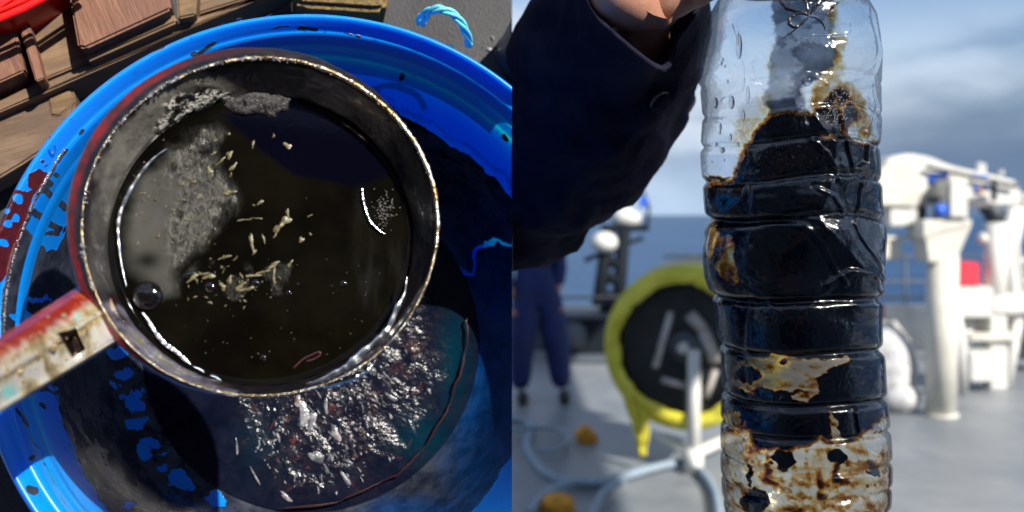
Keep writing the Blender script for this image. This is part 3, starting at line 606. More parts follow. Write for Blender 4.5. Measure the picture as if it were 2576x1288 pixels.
# floating tan flecks
m_fleck, n, o = material('pale_emulsion'); c = n.coord(); nn = n.noise(c, 160, 4, .65); principled(n, o, n.ramp(nn, [(.3, (.035, .015, .003)), (.44, (.085, .065, .025)), (.6, (.15, .14, .08)), (.75, (.22, .21, .15))]), .35, 0, n.bump(n.noise(c, 500, 3), .5, .0006))
def D3(x_, y_): return ((400 + x_ * .854) / 1.4907, (400 + y_ * .854) / 1.4907)
fl = [(795, 172, 13, 16, .5), (733, 128, 11, 5, 1.1), (643, 165, 4, 22, 0), (477, 148, 12, 4, .4), (537, 120, 6, 8, 0), (470, 205, 12, 5, .5), (540, 210, 20, 10, .9), (500, 240, 22, 6, .8), (450, 280, 16, 12, 1.3), (555, 265, 20, 8, 1.1), (545, 300, 10, 6, 1.3), (540, 375, 26, 8, .3), (522, 382, 12, 6, .2), (675, 420, 16, 6, .9), (645, 432, 5, 5, 0),
      (795, 470, 8, 20, .1), (785, 500, 26, 14, .8), (755, 530, 26, 14, .9), (740, 565, 12, 6, 1.1), (637, 595, 34, 9, 1.85), (650, 640, 12, 4, 1.1), (690, 580, 20, 4, 1.8), (855, 585, 16, 8, 1.2), (895, 560, 7, 5, 0), (660, 490, 26, 3, .05), (600, 497, 24, 4, .1), (740, 690, 22, 7, .7), (715, 710, 26, 6, .6), (680, 728, 26, 6, .35), (640, 742, 26, 6, .1), (805, 690, 14, 6, 1.0),
      (735, 745, 30, 6, 1.6), (520, 660, 22, 6, .4), (450, 745, 20, 12, .2), (380, 750, 26, 8, .6), (540, 760, 20, 8, 1.2), (585, 790, 24, 8, .6), (620, 800, 26, 9, .3), (420, 735, 26, 5, .1), (510, 790, 10, 16, .3), (590, 740, 12, 5, 2), (455, 860, 8, 6, 0), (890, 480, 10, 4, .5), (400, 400, 10, 5, .8), (380, 330, 12, 5, .5), (330, 410, 12, 4, 0), (350, 495, 9, 4, .5), (215, 410, 7, 4, 0), (260, 440, 6, 4, 0), (225, 570, 9, 4, .5),
      (330, 340, 10, 4, .3), (290, 455, 9, 3, .2), (940, 1160, 20, 5, .5)]
mb = MB()
for x_, y_, ra, rb, a_ in fl:
    px, py = D3(x_, y_); fleck(mb, px, py, OH + .0003, ra * .57, rb * .57, a_, .00022, 18, .55)
for i in range(90):
    px, py = (rng.uniform(330, 560), rng.uniform(350, 620)) if i < 40 else (rng.normal(590, 75), rng.normal(705, 32)); fleck(mb, px, py, OH + .0003, rng.uniform(1.5, 6), rng.uniform(.8, 2.4), rng.uniform(0, 3), .0002, 10, .55)
props(mb.build('emulsion_fleck', m_fleck, None, L(600, 600, OH), frame=T), 'pale tan flecks of emulsion floating on the black oil in the scoop', 'oil flecks', kind='stuff')
m_pink, n, o = material('pink_streak'); principled(n, o, (.06, .018, .024), .3)
pp = [L(a, b_, OH + .0003) for a, b_ in smooth_path([(738, 927), (760, 905), (785, 892), (803, 885), (805, 893), (790, 903), (770, 909)], 26)]
props(MB().tube(pp, .0003, 6, flat=.4).build('hooked_fibre', m_pink, None, pp[0], frame=T), 'small hooked pinkish fibre floating near the lower rim of the scoop', 'fibre')

# ---- wooden pallet at the top left
def wood(name, c1, c2, c3, stain=None):
    m, n, o = material(name); oi = n.new('ShaderNodeObjectInfo'); tcn = n.new('ShaderNodeTexCoord'); add = n.new('ShaderNodeVectorMath'); add.operation = 'MULTIPLY_ADD'
    n.link(oi.outputs['Random'], add.inputs[0]); add.inputs[1].default_value = (3, 5, 7); n.link(tcn.outputs['Object'], add.inputs[2])
    mp = n.new('ShaderNodeMapping'); mp.inputs['Scale'].default_value = (9, 75, 75); n.link(add.outputs[0], mp.inputs[0])
    g1 = n.noise(mp.outputs[0], 2.2, 6, .6, .5); g2 = n.noise(mp.outputs[0], 9, 4, .65, .2); bl = n.noise(add.outputs[0], 28, 4, .6)
    b = n.ramp(g1, [(.28, c1), (.46, c2), (.62, c3), (.8, c2)]); b = n.mix(n.math('MULTIPLY', n.smooth(g2, .5, .7), .45), b, c1)
    if stain: b = n.mix(n.math('MULTIPLY', n.smooth(bl, .38, .62), .8), b, stain)
    principled(n, o, b, .62, 0, n.bump(n.math('ADD', n.math('MULTIPLY', g1, .5), g2), .55, .0012)); return m
w_red = wood('red_stained_wood', (.08, .026, .013), (.16, .064, .032), (.22, .098, .055), (.14, .055, .03))
w_tan = wood('tan_wood', (.08, .042, .02), (.16, .093, .046), (.23, .14, .073), (.12, .075, .042))
w_grey = wood('weathered_wood', (.06, .036, .022), (.125, .075, .044), (.18, .115, .07), (.095, .06, .036))
w_gold = wood('golden_wood', (.08, .042, .013), (.16, .09, .035), (.25, .15, .055), (.09, .055, .028))
PB = L(-100, 200, 0)
pal = props(empty('wooden_pallet', PB, T), 'worn reddish brown wooden pallet behind the upper left of the tub', 'pallet')
def board(name, pts, h, th, mat, ang, bev=.0012, hs=None, lab=None):
    P3 = [L(x_, y_, (hs[i] if hs else h)) for i, (x_, y_) in enumerate(pts)]
    nrm = sum(((P3[i].x * P3[(i + 1) % len(P3)].y - P3[(i + 1) % len(P3)].x * P3[i].y) for i in range(len(P3))))
    if nrm < 0: P3 = P3[::-1]
    m = MB().prism(P3, (0, 0, -th)); o_ = m.build(name, mat, pal, P3[0], frame=T, rz=ang, bevel=bev)
    if lab: o_['label'] = lab
    return o_
aR = math.atan2(1, 2.45); aB = math.radians(-66)
board('plank', [(-260, 395), (0, 281), (146, 219), (303, 150), (420, 98), (760, -60), (760, -115), (640, 0), (449, 57), (219, 155), (106, 200), (0, 252), (-260, 362)], .050, .035, w_tan, aR, .001)
board('slat', [(51, 40), (157, -38), (222, 153), (106, 202)], .054, .03, w_tan, aR, .001, lab='recessed board with wood grain running sideways')
board('slat', [(-260, 120), (-260, 20), (33, 48), (62, 178), (0, 206), (-240, 300)], .066, .03, w_red, aB)
board('slat', [(36, 30), (55, -10), (110, 197), (90, 205)], .0665, .02, w_red, aB, .0008)
board('block', [(160, -90), (395, -160), (432, 22), (216, 121), (196, 118)], .072, .03, w_red, aB, .0016)
board('block', [(196, 120), (216, 123), (432, 25), (447, 55), (219, 155)], .060, .03, w_gold, aR, .0015)
board('block', [(440, -60), (500, -80), (492, 37), (448, 46)], .062, .03, w_gold, aR)
board('slat', [(490, 37), (505, -60), (760, -160), (720, -80), (640, -10)], .040, .02, w_tan, aR)
board('plank', [(-260, 400), (0, 284), (146, 222), (175, 210), (191, 243), (180, 330), (60, 410), (-10, 452), (-260, 560)], .040, .025, w_grey, aR, .0015, lab='weathered lower plank with a pale split end')
board('block', [(120, 246), (172, 222), (188, 248), (184, 262), (150, 292), (128, 290)], .0415, .01, w_gold, aR, .001, lab='freshly split pale end of the lower plank')
# red crate corner
m_redp = simple('red_plastic', (.78, .010, .008), .32, 0, .06, 8)
rb = L(-60, 0, 0)
rc = props(empty('red_crate', rb, T), 'bright red plastic crate corner resting on the pallet, far upper left', 'crate')
hp = .098
MB().prism([L(-260, 60, hp), L(0, 28, hp), L(120, -48, hp), L(200, -120, hp), L(0, -200, hp), L(-260, -100, hp)], (0, 0, -.05)).build('wall', m_redp, rc, rb, frame=T, bevel=.002)
pr = [L(a, b_, hp + .001) for a, b_ in [(-260, 118), (-90, 80), (0, 47), (60, 22), (128, -14), (230, -80)]]
MB().tube(pr, .0024, 12).build('rim', m_redp, rc, rb, frame=T)
pr = [L(a, b_, hp + .001) for a, b_ in [(-260, 92), (-90, 56), (0, 27), (60, 2), (128, -34), (230, -100)]]
MB().tube(pr, .0014, 10).build('rim', m_redp, rc, rb, frame=T)
# coir block at the top
m_coir, n, o = material('coir'); c = n.coord(); nn = n.noise(c, 340, 6, .75, 1.5); principled(n, o, n.ramp(nn, [(.35, (.05, .03, .012)), (.5, (.26, .17, .06)), (.65, (.5, .36, .15))]), .8, 0, n.bump(nn, 1.0, .003))
cb = [(735, -60), (735, 2), (760, 14), (860, 20), (940, 26), (968, 24), (980, 2), (984, -60)]
P3 = [L(a, b_, .05) for a, b_ in cb][::-1]
if sum(P3[i].x * P3[(i + 1) % 8].y - P3[(i + 1) % 8].x * P3[i].y for i in range(8)) < 0: P3 = P3[::-1]
ob = MB().prism(P3, (0, 0, -.05)).build('fibre_block', m_coir, None, P3[0] - Vector((0, 0, .05)), frame=T, bevel=.004)
props(ob, 'rough golden fibre block behind the top edge of the tub', 'fibre block')
# turquoise rope loop
m_tq, n, o = material('turquoise_rope'); c = n.coord(); principled(n, o, n.mix(n.noise(n.coord(scale=(1, 1, 1)), 300, 3), (.02, .42, .55), (.25, .75, .82)), .35, 0, n.bump(n.noise(c, 500), .5, .001))
path = smooth_path([(1056, 60), (1062, 46), (1072, 33), (1088, 25), (1106, 23), (1128, 29), (1148, 42), (1162, 60), (1172, 80), (1178, 98), (1180, 116)], 60)
rp = empty('rope_loop', L(1118, 60, 0), T); props(rp, 'turquoise twisted rope loop on the far rim of the tub', 'rope')
for s3 in range(3):
    pp = []
    for i, (a, b_) in enumerate(path):
        h = .19 + .02 * math.sin(math.pi * i / 59); p = L(a, b_, h); t_ = L(*path[min(i + 1, 59)], h) - L(*path[max(i - 1, 0)], h); t_.normalize(); s2 = Vector((t_.y, -t_.x, 0)); ph = i * .22 + s3 * 2.094
        wd = (.0022 if i > 10 else .0034)
        pp.append(p + s2 * math.cos(ph) * wd * .62 + Vector((0, 0, math.sin(ph) * .001)))
    MB().tube(pp, .0012, 8).build('strand', m_tq, rp, L(1118, 60, 0), frame=T)
# bits on the deck to the upper right
m_chip = simple('white_chip', (.7, .7, .66), .5)
mb = MB()
for a, b_, r_ in [(1233, 126, 7), (1227, 123, 4), (1238, 94, 4), (1240, 99, 3), (1262, 148, 3), (1266, 140, 3), (1215, 118, 2), (1248, 131, 3)]: fleck(mb, a, b_, .0008, r_, r_ * .6, rng.uniform(0, 3), .0016, 8, .4)
props(mb.build('paint_chip', m_chip, None, L(1233, 125, 0), frame=T), 'scattered white paint chips on grey deck right of the rope loop', 'chips', kind='stuff')
m_can = simple('dull_can', (.10, .12, .16), .3, .4)
p = L(1312, 140, 0); ob = MB()
prf = [(.0, .0), (.0200, 0), (.0208, .002), (.0200, .004), (.0200, .05), (.0208, .052), (.0200, .054), (.018, .052), (.0, .052)]
g_ = np.array([[(r_ * math.cos(a), r_ * math.sin(a), z_) for a in np.linspace(0, 2 * math.pi, 48, endpoint=False)] for r_, z_ in prf]); me = grid_mesh('steel_can', g_)
Mc = T @ Matrix.Translation(p); clip_mesh(me, Mc); props(link_mesh('steel_can', me, m_can, None, Mc), 'dull grey can edge at the right of the rope loop', 'can')
# =================================================================== RIGHT: the ship's deck, the sea, the hand with the bottle
# ---- sea and deck
m_over = simple('shade_deck_paint', (.5, .5, .48), .5, 0, .1, 2)
ov0 = Vector((5.6, -2.1, 0)); ov = props(empty('shade_deck', ov0), 'pale overhead slab on posts, added out of view to shade the left of the deck', 'shade deck', kind='structure')
MB().box((3.3, 1.6, 5.55), (4.8, 7.6, .12)).build('platform', m_over, ov, ov0, bevel=.01)  # unseen slab added to cast shade over the left of the deck
for yy_ in (-2.1, 1.6, 5.3): MB().box((3.3, yy_, 5.38), (4.8, .1, .22)).build('beam', m_over, ov, ov0, bevel=.01)
for xx_ in (.95, 5.6): MB().tube([(xx_, -2.1, 0), (xx_, -2.1, 5.3)], .08, 16).build('post', m_over, ov, ov0)
m_sea, n, o = material('sea_water'); tcn = n.new('ShaderNodeTexCoord'); mp = n.new('ShaderNodeMapping'); mp.inputs['Scale'].default_value = (.5, 1, 1); n.link(tcn.outputs['Object'], mp.inputs[0])
wv = n.noise(mp.outputs[0], .22, 6, .62, .3); w2 = n.noise(mp.outputs[0], .03, 5, .6)
b = n.mix(n.smooth(w2, .35, .65), (.006, .042, .12), (.012, .062, .16)); b = n.mix(n.smooth(wv, .66, .76), b, (.10, .17, .26))
principled(n, o, b, .30, 0, n.bump(wv, 1.0, .8), spec=.05)
S0 = MB(); S0.add([(-6000, -6000, -3.5), (6000, -6000, -3.5), (6000, 9000, -3.5), (-6000, 9000, -3.5)], [(0, 1, 2, 3)])
props(S0.build('sea', m_sea, smooth=False), 'blue sea with small waves out to the horizon', kind='structure')
m_deck, n, o = material('ship_deck_paint'); c = n.coord(); f1 = n.noise(c, .8, 5, .6); f2 = n.noise(c, 5, 5, .65)
b = n.mix(n.smooth(n.math('ADD', n.math('MULTIPLY', f1, .6), n.math('MULTIPLY', f2, .4)), .38, .62), (.17, .19, .21), (.25, .265, .28))
principled(n, o, b, n.math('ADD', .3, n.math('MULTIPLY', f2, .25)), 0, n.bump(n.noise(c, 40, 4), .4, .004))
D0 = MB(); D0.box((0, 3.0, -.15), (16, 20.0, .3)); props(D0.build('deck_floor', m_deck, base=(0, 3, 0), smooth=False), 'grey painted working deck of the ship', kind='structure')
m_hull = simple('hull_paint', (.12, .14, .17), .5, 0, .1, 2)
D1 = MB(); D1.box((0, 3.0, -1.95), (15.96, 19.96, 3.3)); props(D1.build('hull', m_hull, base=(0, 3, -3.4), smooth=False), 'grey ship hull under the deck', kind='structure')

m_white = simple('white_paint', (.66, .655, .62), .42, 0, .06, 6); m_cream = simple('cream_paint', (.64, .62, .55), .5, 0, .08, 5)
m_dgrey = simple('dark_grey_paint', (.022, .028, .038), .5, 0, .2, 5); m_mgrey = simple('mid_grey_paint', (.075, .09, .11), .5, 0, .15, 4)
m_black, n, o = material('black_paint'); principled(n, o, (.010, .014, .020), .7, 0, spec=.1)
m_blue = simple('blue_paint', (.03, .13, .62), .4, 0, .05, 6); m_redb = simple('red_box_paint', (.62, .035, .06), .45, 0, .06, 6)
m_orange = simple('orange_cloth', (.62, .27, .02), .8, 0, .25, 30); m_rope = simple('pale_blue_rope', (.26, .33, .40), .8, 0, .15, 60, .8, 150)
m_lred = simple('lamp_red', (.5, .05, .05), .4)

def zfor(Y, d): return CAM.z - (Y - HY) / F * d
def xfor(X, d): return (X - CX) / F * d
def wbox(mb, X0, X1, Y0, Y1, d, dep, off=0.0):
    """box whose front face fills the given picture rectangle at depth d"""
    x0, x1, z0, z1 = xfor(X0, d), xfor(X1, d), zfor(Y1, d), zfor(Y0, d); mb.box(((x0 + x1) / 2, d + dep / 2 + off, (z0 + z1) / 2), (x1 - x0, dep, z1 - z0)); return mb

# ---- bulwark, rails and deck machinery beyond the left
dB = 11.2
b0 = Vector((xfor(1450, dB), dB, 0)); bw = props(empty('bulwark', b0), 'low dark grey bulwark with a rail at the deck edge, left of the reel', 'bulwark')
m = MB(); m.box((1.0, dB + .1, .26), (14, .12, .52)); m.build('panel', m_mgrey, bw, b0, bevel=.01)
for i in range(12):
    x = -5.5 + i * 1.18; MB().tube([(x, dB + .1, .5), (x, dB + .1, .62)], .022, 8).build('post', m_dgrey, bw, b0)
for z in (.62,): MB().tube([(-6, dB + .1, z), (8, dB + .1, z)], .018 if z < 1 else .028, 8).build('rail', m_dgrey, bw, b0)
d = 10.3; b0 = Vector((xfor(1480, d), d, 0)); wn_ = props(empty('deck_winch', b0), 'dark deck winch housing below the mast frame, behind the worker', 'winch')
wbox(MB(), 1408, 1580, 800, 905, d, .5).build('housing', m_black, wn_, b0, bevel=.03)
wbox(MB(), 1400, 1560, 790, 803, d - .02, .56).build('lid', m_mgrey, wn_, b0, bevel=.01)
MB().tube([W(1440, 845, d - .03), W(1440, 845, d + .3)], .16, 20).build('drum', m_mgrey, wn_, b0); MB().tube([W(1535, 760, d + .2), W(1535, 800, d + .2)], .12, 16).build('capstan', m_black, wn_, b0)
wbox(MB(), 1395, 1600, 893, 915, d - .1, .1).build('base', m_mgrey, wn_, b0, bevel=.01)
# mast frame with white dome
d = 12.0; b0 = Vector((xfor(1530, d), d, 0)); mf = props(empty('mast_frame', b0), 'dark ladder-like mast with white radar dome against the sea', 'mast')
for xa, xb in ((1492, 1532), (1548, 1570)):
    MB().tube([W(xa, 860, d), W(xb, 575, d)], .085, 8).build('leg', m_black, mf, b0)
for i, Y_ in enumerate((620, 660, 700, 745)):
    q = (Y_ - 575) / 285; MB().tube([W(1532 - 40 * q, Y_, d), W(1570 - 22 * q, Y_, d)], .075, 8).build('rung', m_black, mf, b0)
wbox(MB(), 1518, 1632, 566, 582, d, .35).build('platform', m_black, mf, b0, bevel=.01)
MB().tube([W(1628, 580, d), W(1632, 520, d), W(1618, 480, d)], .02, 8).build('antenna', m_black, mf, b0)
MB().tube([W(1470, 655, d), W(1618, 598, d)], .03, 8).build('brace', m_black, mf, b0)
MB().sphere(W(1576, 548, d + .15), .20, 24, 14, (1, 1, .7)).build('radar_dome', m_white, mf, b0)
MB().sphere(W(1520, 610, d - .1), .17, 20, 12, (1, 1, .8)).build('radar_dome', m_white, mf, b0)
MB().box(W(1618, 508, d), (.09, .09, .14)).build('lamp', m_blue, mf, b0, bevel=.01)

# ---- reel with yellow cover on a white tripod stand
d = 6.2; b0 = Vector((xfor(1745, d), d, 0)); rl = props(empty('hose_reel', b0), 'big dark reel wrapped in a yellow cover, standing on white legs', 'reel')
m_yel, n, o = material('yellow_tarp'); c = n.coord(); nn = n.noise(c, 5, 5, .6, .6); principled(n, o, n.mix(n.smooth(nn, .3, .7), (.55, .50, .02), (.80, .72, .08)), .5, 0, n.bump(nn, .8, .03))
m_cov, n, o = material('dark_reel'); c = n.coord(); nn = n.noise(c, 7, 5, .6); principled(n, o, n.mix(nn, (.012, .014, .018), (.05, .055, .06)), .55, 0, n.bump(nn, .5, .02))
m_spoke = simple('dull_white', (.42, .40, .38), .5, 0, .2, 8); cc = W(1742, 862, d); Rr = .52; axis = Vector((-.42, -1, 0)).normalized(); sx = Vector((0, 0, 1)); sy = axis.cross(sx).normalized()
def ring(mb, c0, r0, r1, a0, a1, w_, n_=60, jag=0, thick=.02):
    v = []; f = []
    for i in range(n_ + 1):
        a = a0 + (a1 - a0) * i / n_; dv = sy * math.cos(a) + sx * math.sin(a); j = jag * (math.sin(i * .83) * .5 + math.sin(i * .31 + 1) + .6 * math.sin(i * 1.9 + 2) * math.sin(i * .17))
        prof_ = [(r1, -w_ / 2), (r1, w_ / 2), (r0 + j, w_ / 2 + .03), (r0 + j, w_ / 2 + .03 - thick), (r1 - thick, w_ / 2 - thick), (r1 - thick, -w_ / 2)]
        for r_, h_ in prof_: v.append(c0 + dv * r_ + axis * h_)
    for i in range(n_):
        for k_ in range(6): f.append((i * 6 + k_, i * 6 + (k_ + 1) % 6, i * 6 + 6 + (k_ + 1) % 6, i * 6 + 6 + k_))
    return mb.add(v, f)
ring(MB(), cc, .40, .51, 0, 2 * math.pi, .56, 90, .008).build('cover', m_yel, rl, b0)
m = MB(); mm = Matrix((sy, sx, axis)).transposed(); m.tube([cc - axis * .20, cc + axis * .19], .47, 48); m.build('hose_coil', m_cov, rl, b0)
for k_ in range(7):
    rr_ = .14 + .042 * k_; MB().tube([cc + axis * .195 + sy * math.cos(a) * rr_ + sx * math.sin(a) * rr_ for a in np.linspace(0, 2 * math.pi, 41)], .017, 8, cap=False).build('hose_turn', m_cov, rl, b0)
m = MB(); m.tube([cc + axis * .18, cc + axis * .24], .10, 20); m.build('hub', m_mgrey, rl, b0)
MB().tube([cc + axis * .2 + Vector((0, 0, 0)), cc + axis * .30], .035, 12).build('axle', m_white, rl, b0)
for a, b_, r_ in [((1688, 785), (1648, 925), .026), ((1735, 790), (1770, 830), .05), ((1770, 830), (1800, 910), .055), ((1800, 930), (1775, 1000), .03), ((1665, 955), (1740, 975), .026)]:
    MB().tube([W(*a, d - .26), W(*b_, d - .26)], r_ * .8, 10).build('spoke', m_spoke, rl, b0)
# hanging yellow flap
v = []; f = []; fr_ = [(1555, 960, 1600, 1000), (1575, 1020, 1625, 1040), (1590, 1070, 1632, 1070), (1600, 1110, 1632, 1100), (1612, 1150, 1622, 1150)]
pc = smooth_path(fr_, 24); m = MB()
for i, (xa, ya, xb, yb) in enumerate(pc):
    for k_ in range(6): q = k_ / 5; v.append(W(xa + (xb - xa) * q, ya + (yb - ya) * q, d - .22 + .03 * math.sin(k_ * 2 + i * .4)))
for i in range(23):
    for k_ in range(5): f.append((i * 6 + k_, i * 6 + k_ + 1, i * 6 + 7 + k_, i * 6 + 6 + k_))
ob = m.add(v, f).build('cover_flap', m_yel, rl, b0); sol = ob.modifiers.new('thickness', 'SOLIDIFY'); sol.thickness = .006
v = []; f = []; fr_ = [(1605, 700, 1625, 735), (1665, 662, 1680, 700), (1740, 648, 1745, 690), (1800, 655, 1800, 700), (1860, 680, 1840, 730)]
pc = smooth_path(fr_, 24); m = MB()
for i, (xa, ya, xb, yb) in enumerate(pc):
    for k_ in range(6): q = k_ / 5; v.append(W(xa + (xb - xa) * q, ya + (yb - ya) * q, d + .25 - .35 * q + .02 * math.sin(k_ * 2 + i * .7)))
for i in range(23):
    for k_ in range(5): f.append((i * 6 + k_, i * 6 + k_ + 1, i * 6 + 7 + k_, i * 6 + 6 + k_))
m_paley = simple('sunlit_cover', (.5, .48, .3), .6, 0, .15, 8)  # paler yellow painted for the sunlit top of the cover
ob = m.add(v, f).build('cover_top', m_paley, rl, b0); sol = ob.modifiers.new('thickness', 'SOLIDIFY'); sol.thickness = .006
ft = Vector((xfor(1746, d - .3), d - .3, 0)); tp = W(1746, 880, d - .3)
MB().tube([tp, Vector((ft.x, ft.y, .10))], .042, 12).build('leg', m_white, rl, b0)
for e in ((1632, 1090, .2), (1862, 1090, .2), (1748, 1178, -.35)):
    dd = F * (CAM.z - .05) / (e[1] - HY) if e[2] < 0 else None
    pe = W(e[0], e[1], d + e[2]) if dd is None else W(e[0], e[1], dd)
    pe.z = max(.04, pe.z)
    MB().tube([Vector((ft.x, ft.y, .12)), pe], .036, 10).build('leg', m_white, rl, b0)
MB().tube([Vector((ft.x, ft.y, .0)), Vector((ft.x, ft.y, .16))], .06, 12).build('foot', m_white, rl, b0)

# ---- ropes and orange cloths on the deck
def gp(X_, Y_, z=.02):
    dd = F * (CAM.z - z) / (Y_ - HY); return Vector((xfor(X_, dd), dd, z))
def rope(pts, r_, label, z=.02, n_=70):
    C = smooth_path(pts, n_); pp = [gp(a, b_, z) for a, b_ in C]; o_ = MB().tube(pp, r_, 8).build('deck_rope', m_rope, None, pp[0]); return props(o_, label, 'rope', 'ropes lying on the ship deck')
rope([(1250, 1060), (1320, 1058), (1336, 1080), (1325, 1120), (1345, 1160), (1380, 1195), (1440, 1212), (1520, 1212), (1570, 1205)], .030, 'pale rope snaking along the deck from the worker towards the reel stand')
rope([(1330, 1290), (1370, 1245), (1430, 1215), (1500, 1213), (1580, 1195), (1640, 1178), (1700, 1165), (1750, 1160)], .026, 'thick pale rope running up to the foot of the reel stand', .045)
rope([(1745, 1170), (1775, 1200), (1800, 1245), (1810, 1310)], .026, 'short pale rope leading down from the reel stand beside the bottle', .03)
rope([(1255, 1100), (1300, 1080), (1350, 1076), (1410, 1082), (1430, 1105), (1400, 1130), (1350, 1135)], .018, 'thin loop of pale rope on the deck left of the small orange cloth', .06)
rope([(1480, 1330), (1500, 1270), (1520, 1235), (1560, 1215)], .02, 'thin pale rope end beside the large orange cloth', .06)
def cloth(X_, Y_, rx_, ry_, label, h=.10):
    c0 = gp(X_, Y_, 0); m = MB(); m.sphere(c0 + Vector((0, 0, h * .3)), 1, 28, 12, (rx_, ry_, h)); o_ = m.build('orange_cloth', m_orange, None, c0)
    for v_ in o_.data.vertices:
        q = float(fbm(np.array([list(v_.co)]), 12, 3, int(X_))[0]); v_.co *= .6 + .8 * q
    return props(o_, label, 'cloth', 'orange cloths on the deck')
cloth(1474, 1112, .075, .08, 'small orange cloth crumpled on the deck left of the reel stand', .08)
cloth(1402, 1285, .10, .10, 'larger orange cloth among the ropes at the bottom of the picture', .07)

# ---- davit crane and its platform, right
d = 7.6; b0 = Vector((xfor(2366, d), d, 0)); cr = props(empty('deck_crane', b0), 'white davit crane with boom, housing and thick post on the right', 'crane')
MB().tube([b0, W(2372, 640, d)], .118, 28).build('post', m_cream, cr, b0)
MB().tube([b0 + Vector((0, 0, 0)), b0 + Vector((0, 0, .02))], .135, 28).build('foot', m_cream, cr, b0)
m = MB(); m.prism([W(2322, 600, d - .12), W(2440, 566, d - .12), W(2448, 552, d - .12), W(2322, 552, d - .12)][::-1], (0, .3, 0)); m.build('bracket', m_cream, cr, b0, bevel=.008, smooth=False)
m = MB(); m.prism([W(2336, 660, d - .1), W(2404, 660, d - .1), W(2448, 560, d - .1), W(2322, 560, d - .1)], (0, .24, 0)); m.build('gusset', m_cream, cr, b0, bevel=.008, smooth=False)
wbox(MB(), 2386, 2436, 448, 552, d - .15, .3).build('junction_box', m_cream, cr, b0, bevel=.012)
wbox(MB(), 2392, 2430, 455, 545, d - .165, .012).build('cover_plate', m_white, cr, b0, bevel=.003)
wbox(MB(), 2354, 2384, 513, 545, d - .14, .02).build('blue_panel', m_blue, cr, b0)
hd_ = [(2195, 540), (2196, 470), (2210, 425), (2240, 396), (2290, 385), (2345, 395), (2380, 412), (2430, 425), (2500, 440), (2560, 455), (2570, 480), (2575, 520), (2500, 520), (2480, 512), (2330, 515), (2310, 540)]
m = MB(); m.prism([W(a, b_, d + .1) for a, b_ in hd_], (0, .55, 0)); m.build('boom', m_white, cr, b0, bevel=.02, smooth=False)
m = MB(); m.prism([W(a, b_, d + .02) for a, b_ in [(2205, 520), (2205, 440), (2230, 405), (2290, 398), (2318, 430), (2318, 510), (2300, 524)]], (0, .5, 0)); m.build('motor_cover', m_cream, cr, b0, bevel=.02, smooth=False)
MB().tube([W(2330, 420, d + .05), W(2480, 452, d + .05), W(2560, 470, d + .05)], .016, 8).build('hydraulic_hose', m_dgrey, cr, b0)
MB().tube([W(2330, 500, d + .02), W(2440, 505, d + .02), W(2480, 498, d + .02)], .022, 8).build('cylinder_rod', m_mgrey, cr, b0)
for a in (2462, 2472, 2518): wbox(MB(), a, a + 9, 408 + (a - 2462) * .35, 440, d + .2, .05).build('stud', m_white, cr, b0, bevel=.005)
wbox(MB(), 2498, 2508, 450, 502, d + .085, .02).build('slot', m_dgrey, cr, b0)
wbox(MB(), 2575, 2596, 485, 520, d + .1, .3).build('end_fitting', m_white, cr, b0, bevel=.01)
# blue lettering on the boom (illegible at this distance): upright strokes
for i, (a, b_, w_, h_) in enumerate([(2336, 434, 8, 30), (2347, 434, 8, 30), (2358, 438, 7, 26), (2368, 434, 9, 30), (2380, 440, 6, 24), (2336, 434, 50, 7), (2340, 454, 40, 6), (2446, 438, 18, 10), (2468, 440, 16, 10), (2452, 470, 10, 14), (2476, 462, 12, 14)]):
    wbox(MB(), a, a + w_, b_, b_ + h_, d + .09 - .0007 * i, .012).build('blue_marking', m_blue, cr, b0)
wbox(MB(), 2458, 2472, 474, 488, d + .088, .01).build('orange_marking', m_orange, cr, b0)
wbox(MB(), 2235, 2315, 520, 572, d + .05, .3).build('winch_box', m_white, cr, b0, bevel=.02)
wbox(MB(), 2210, 2232, 520, 640, d + .15, .12).build('side_post', m_cream, cr, b0, bevel=.02)
wbox(MB(), 2225, 2320, 594, 606, d + .1, .1).build('crossbar', m_cream, cr, b0, bevel=.01)
wbox(MB(), 2210, 2270, 606, 655, d + .1, .25).build('lower_box', m_cream, cr, b0, bevel=.02)
MB().tube([W(2322, 520, d + .1), W(2318, 620, d + .1)], .03, 8).build('strut', m_dgrey, cr, b0)
# second davit arm, far right
d = 8.8; b0 = Vector((xfor(2510, d), d, 0)); dv = props(empty('davit_frame', b0), 'white davit frame with curved arm at the far right edge', 'davit')
MB().tube([W(2502, 780, d), W(2506, 560, d)], .10, 20).build('column', m_white, dv, b0)
MB().tube([W(2506, 575, d), W(2500, 540, d), W(2480, 515, d)], .08, 14).build('knee', m_dgrey, dv, b0)
MB().tube([W(2555, 800, d), W(2545, 700, d), W(2530, 620, d), W(2535, 560, d), W(2560, 500, d)], .06, 12).build('arm', m_white, dv, b0)
MB().tube([W(2568, 520, d), W(2552, 620, d), W(2570, 740, d)], .045, 12).build('arm', m_white, dv, b0)
MB().sphere(W(2472, 600, d), .055, 14, 8).build('lamp', m_white, dv, b0)
for k_ in range(4): MB().tube([W(2530, 660 + k_ * 26, d), W(2600, 652 + k_ * 26, d)], .018, 8).build('rail', m_dgrey if k_ % 2 else m_white, dv, b0)
MB().box(W(2502, 790, d) * .5 + Vector((xfor(2502, d), d, 0)) * .5, (.16, .16, abs(zfor(790, d)))).build('pedestal', m_white, dv, b0, bevel=.01)
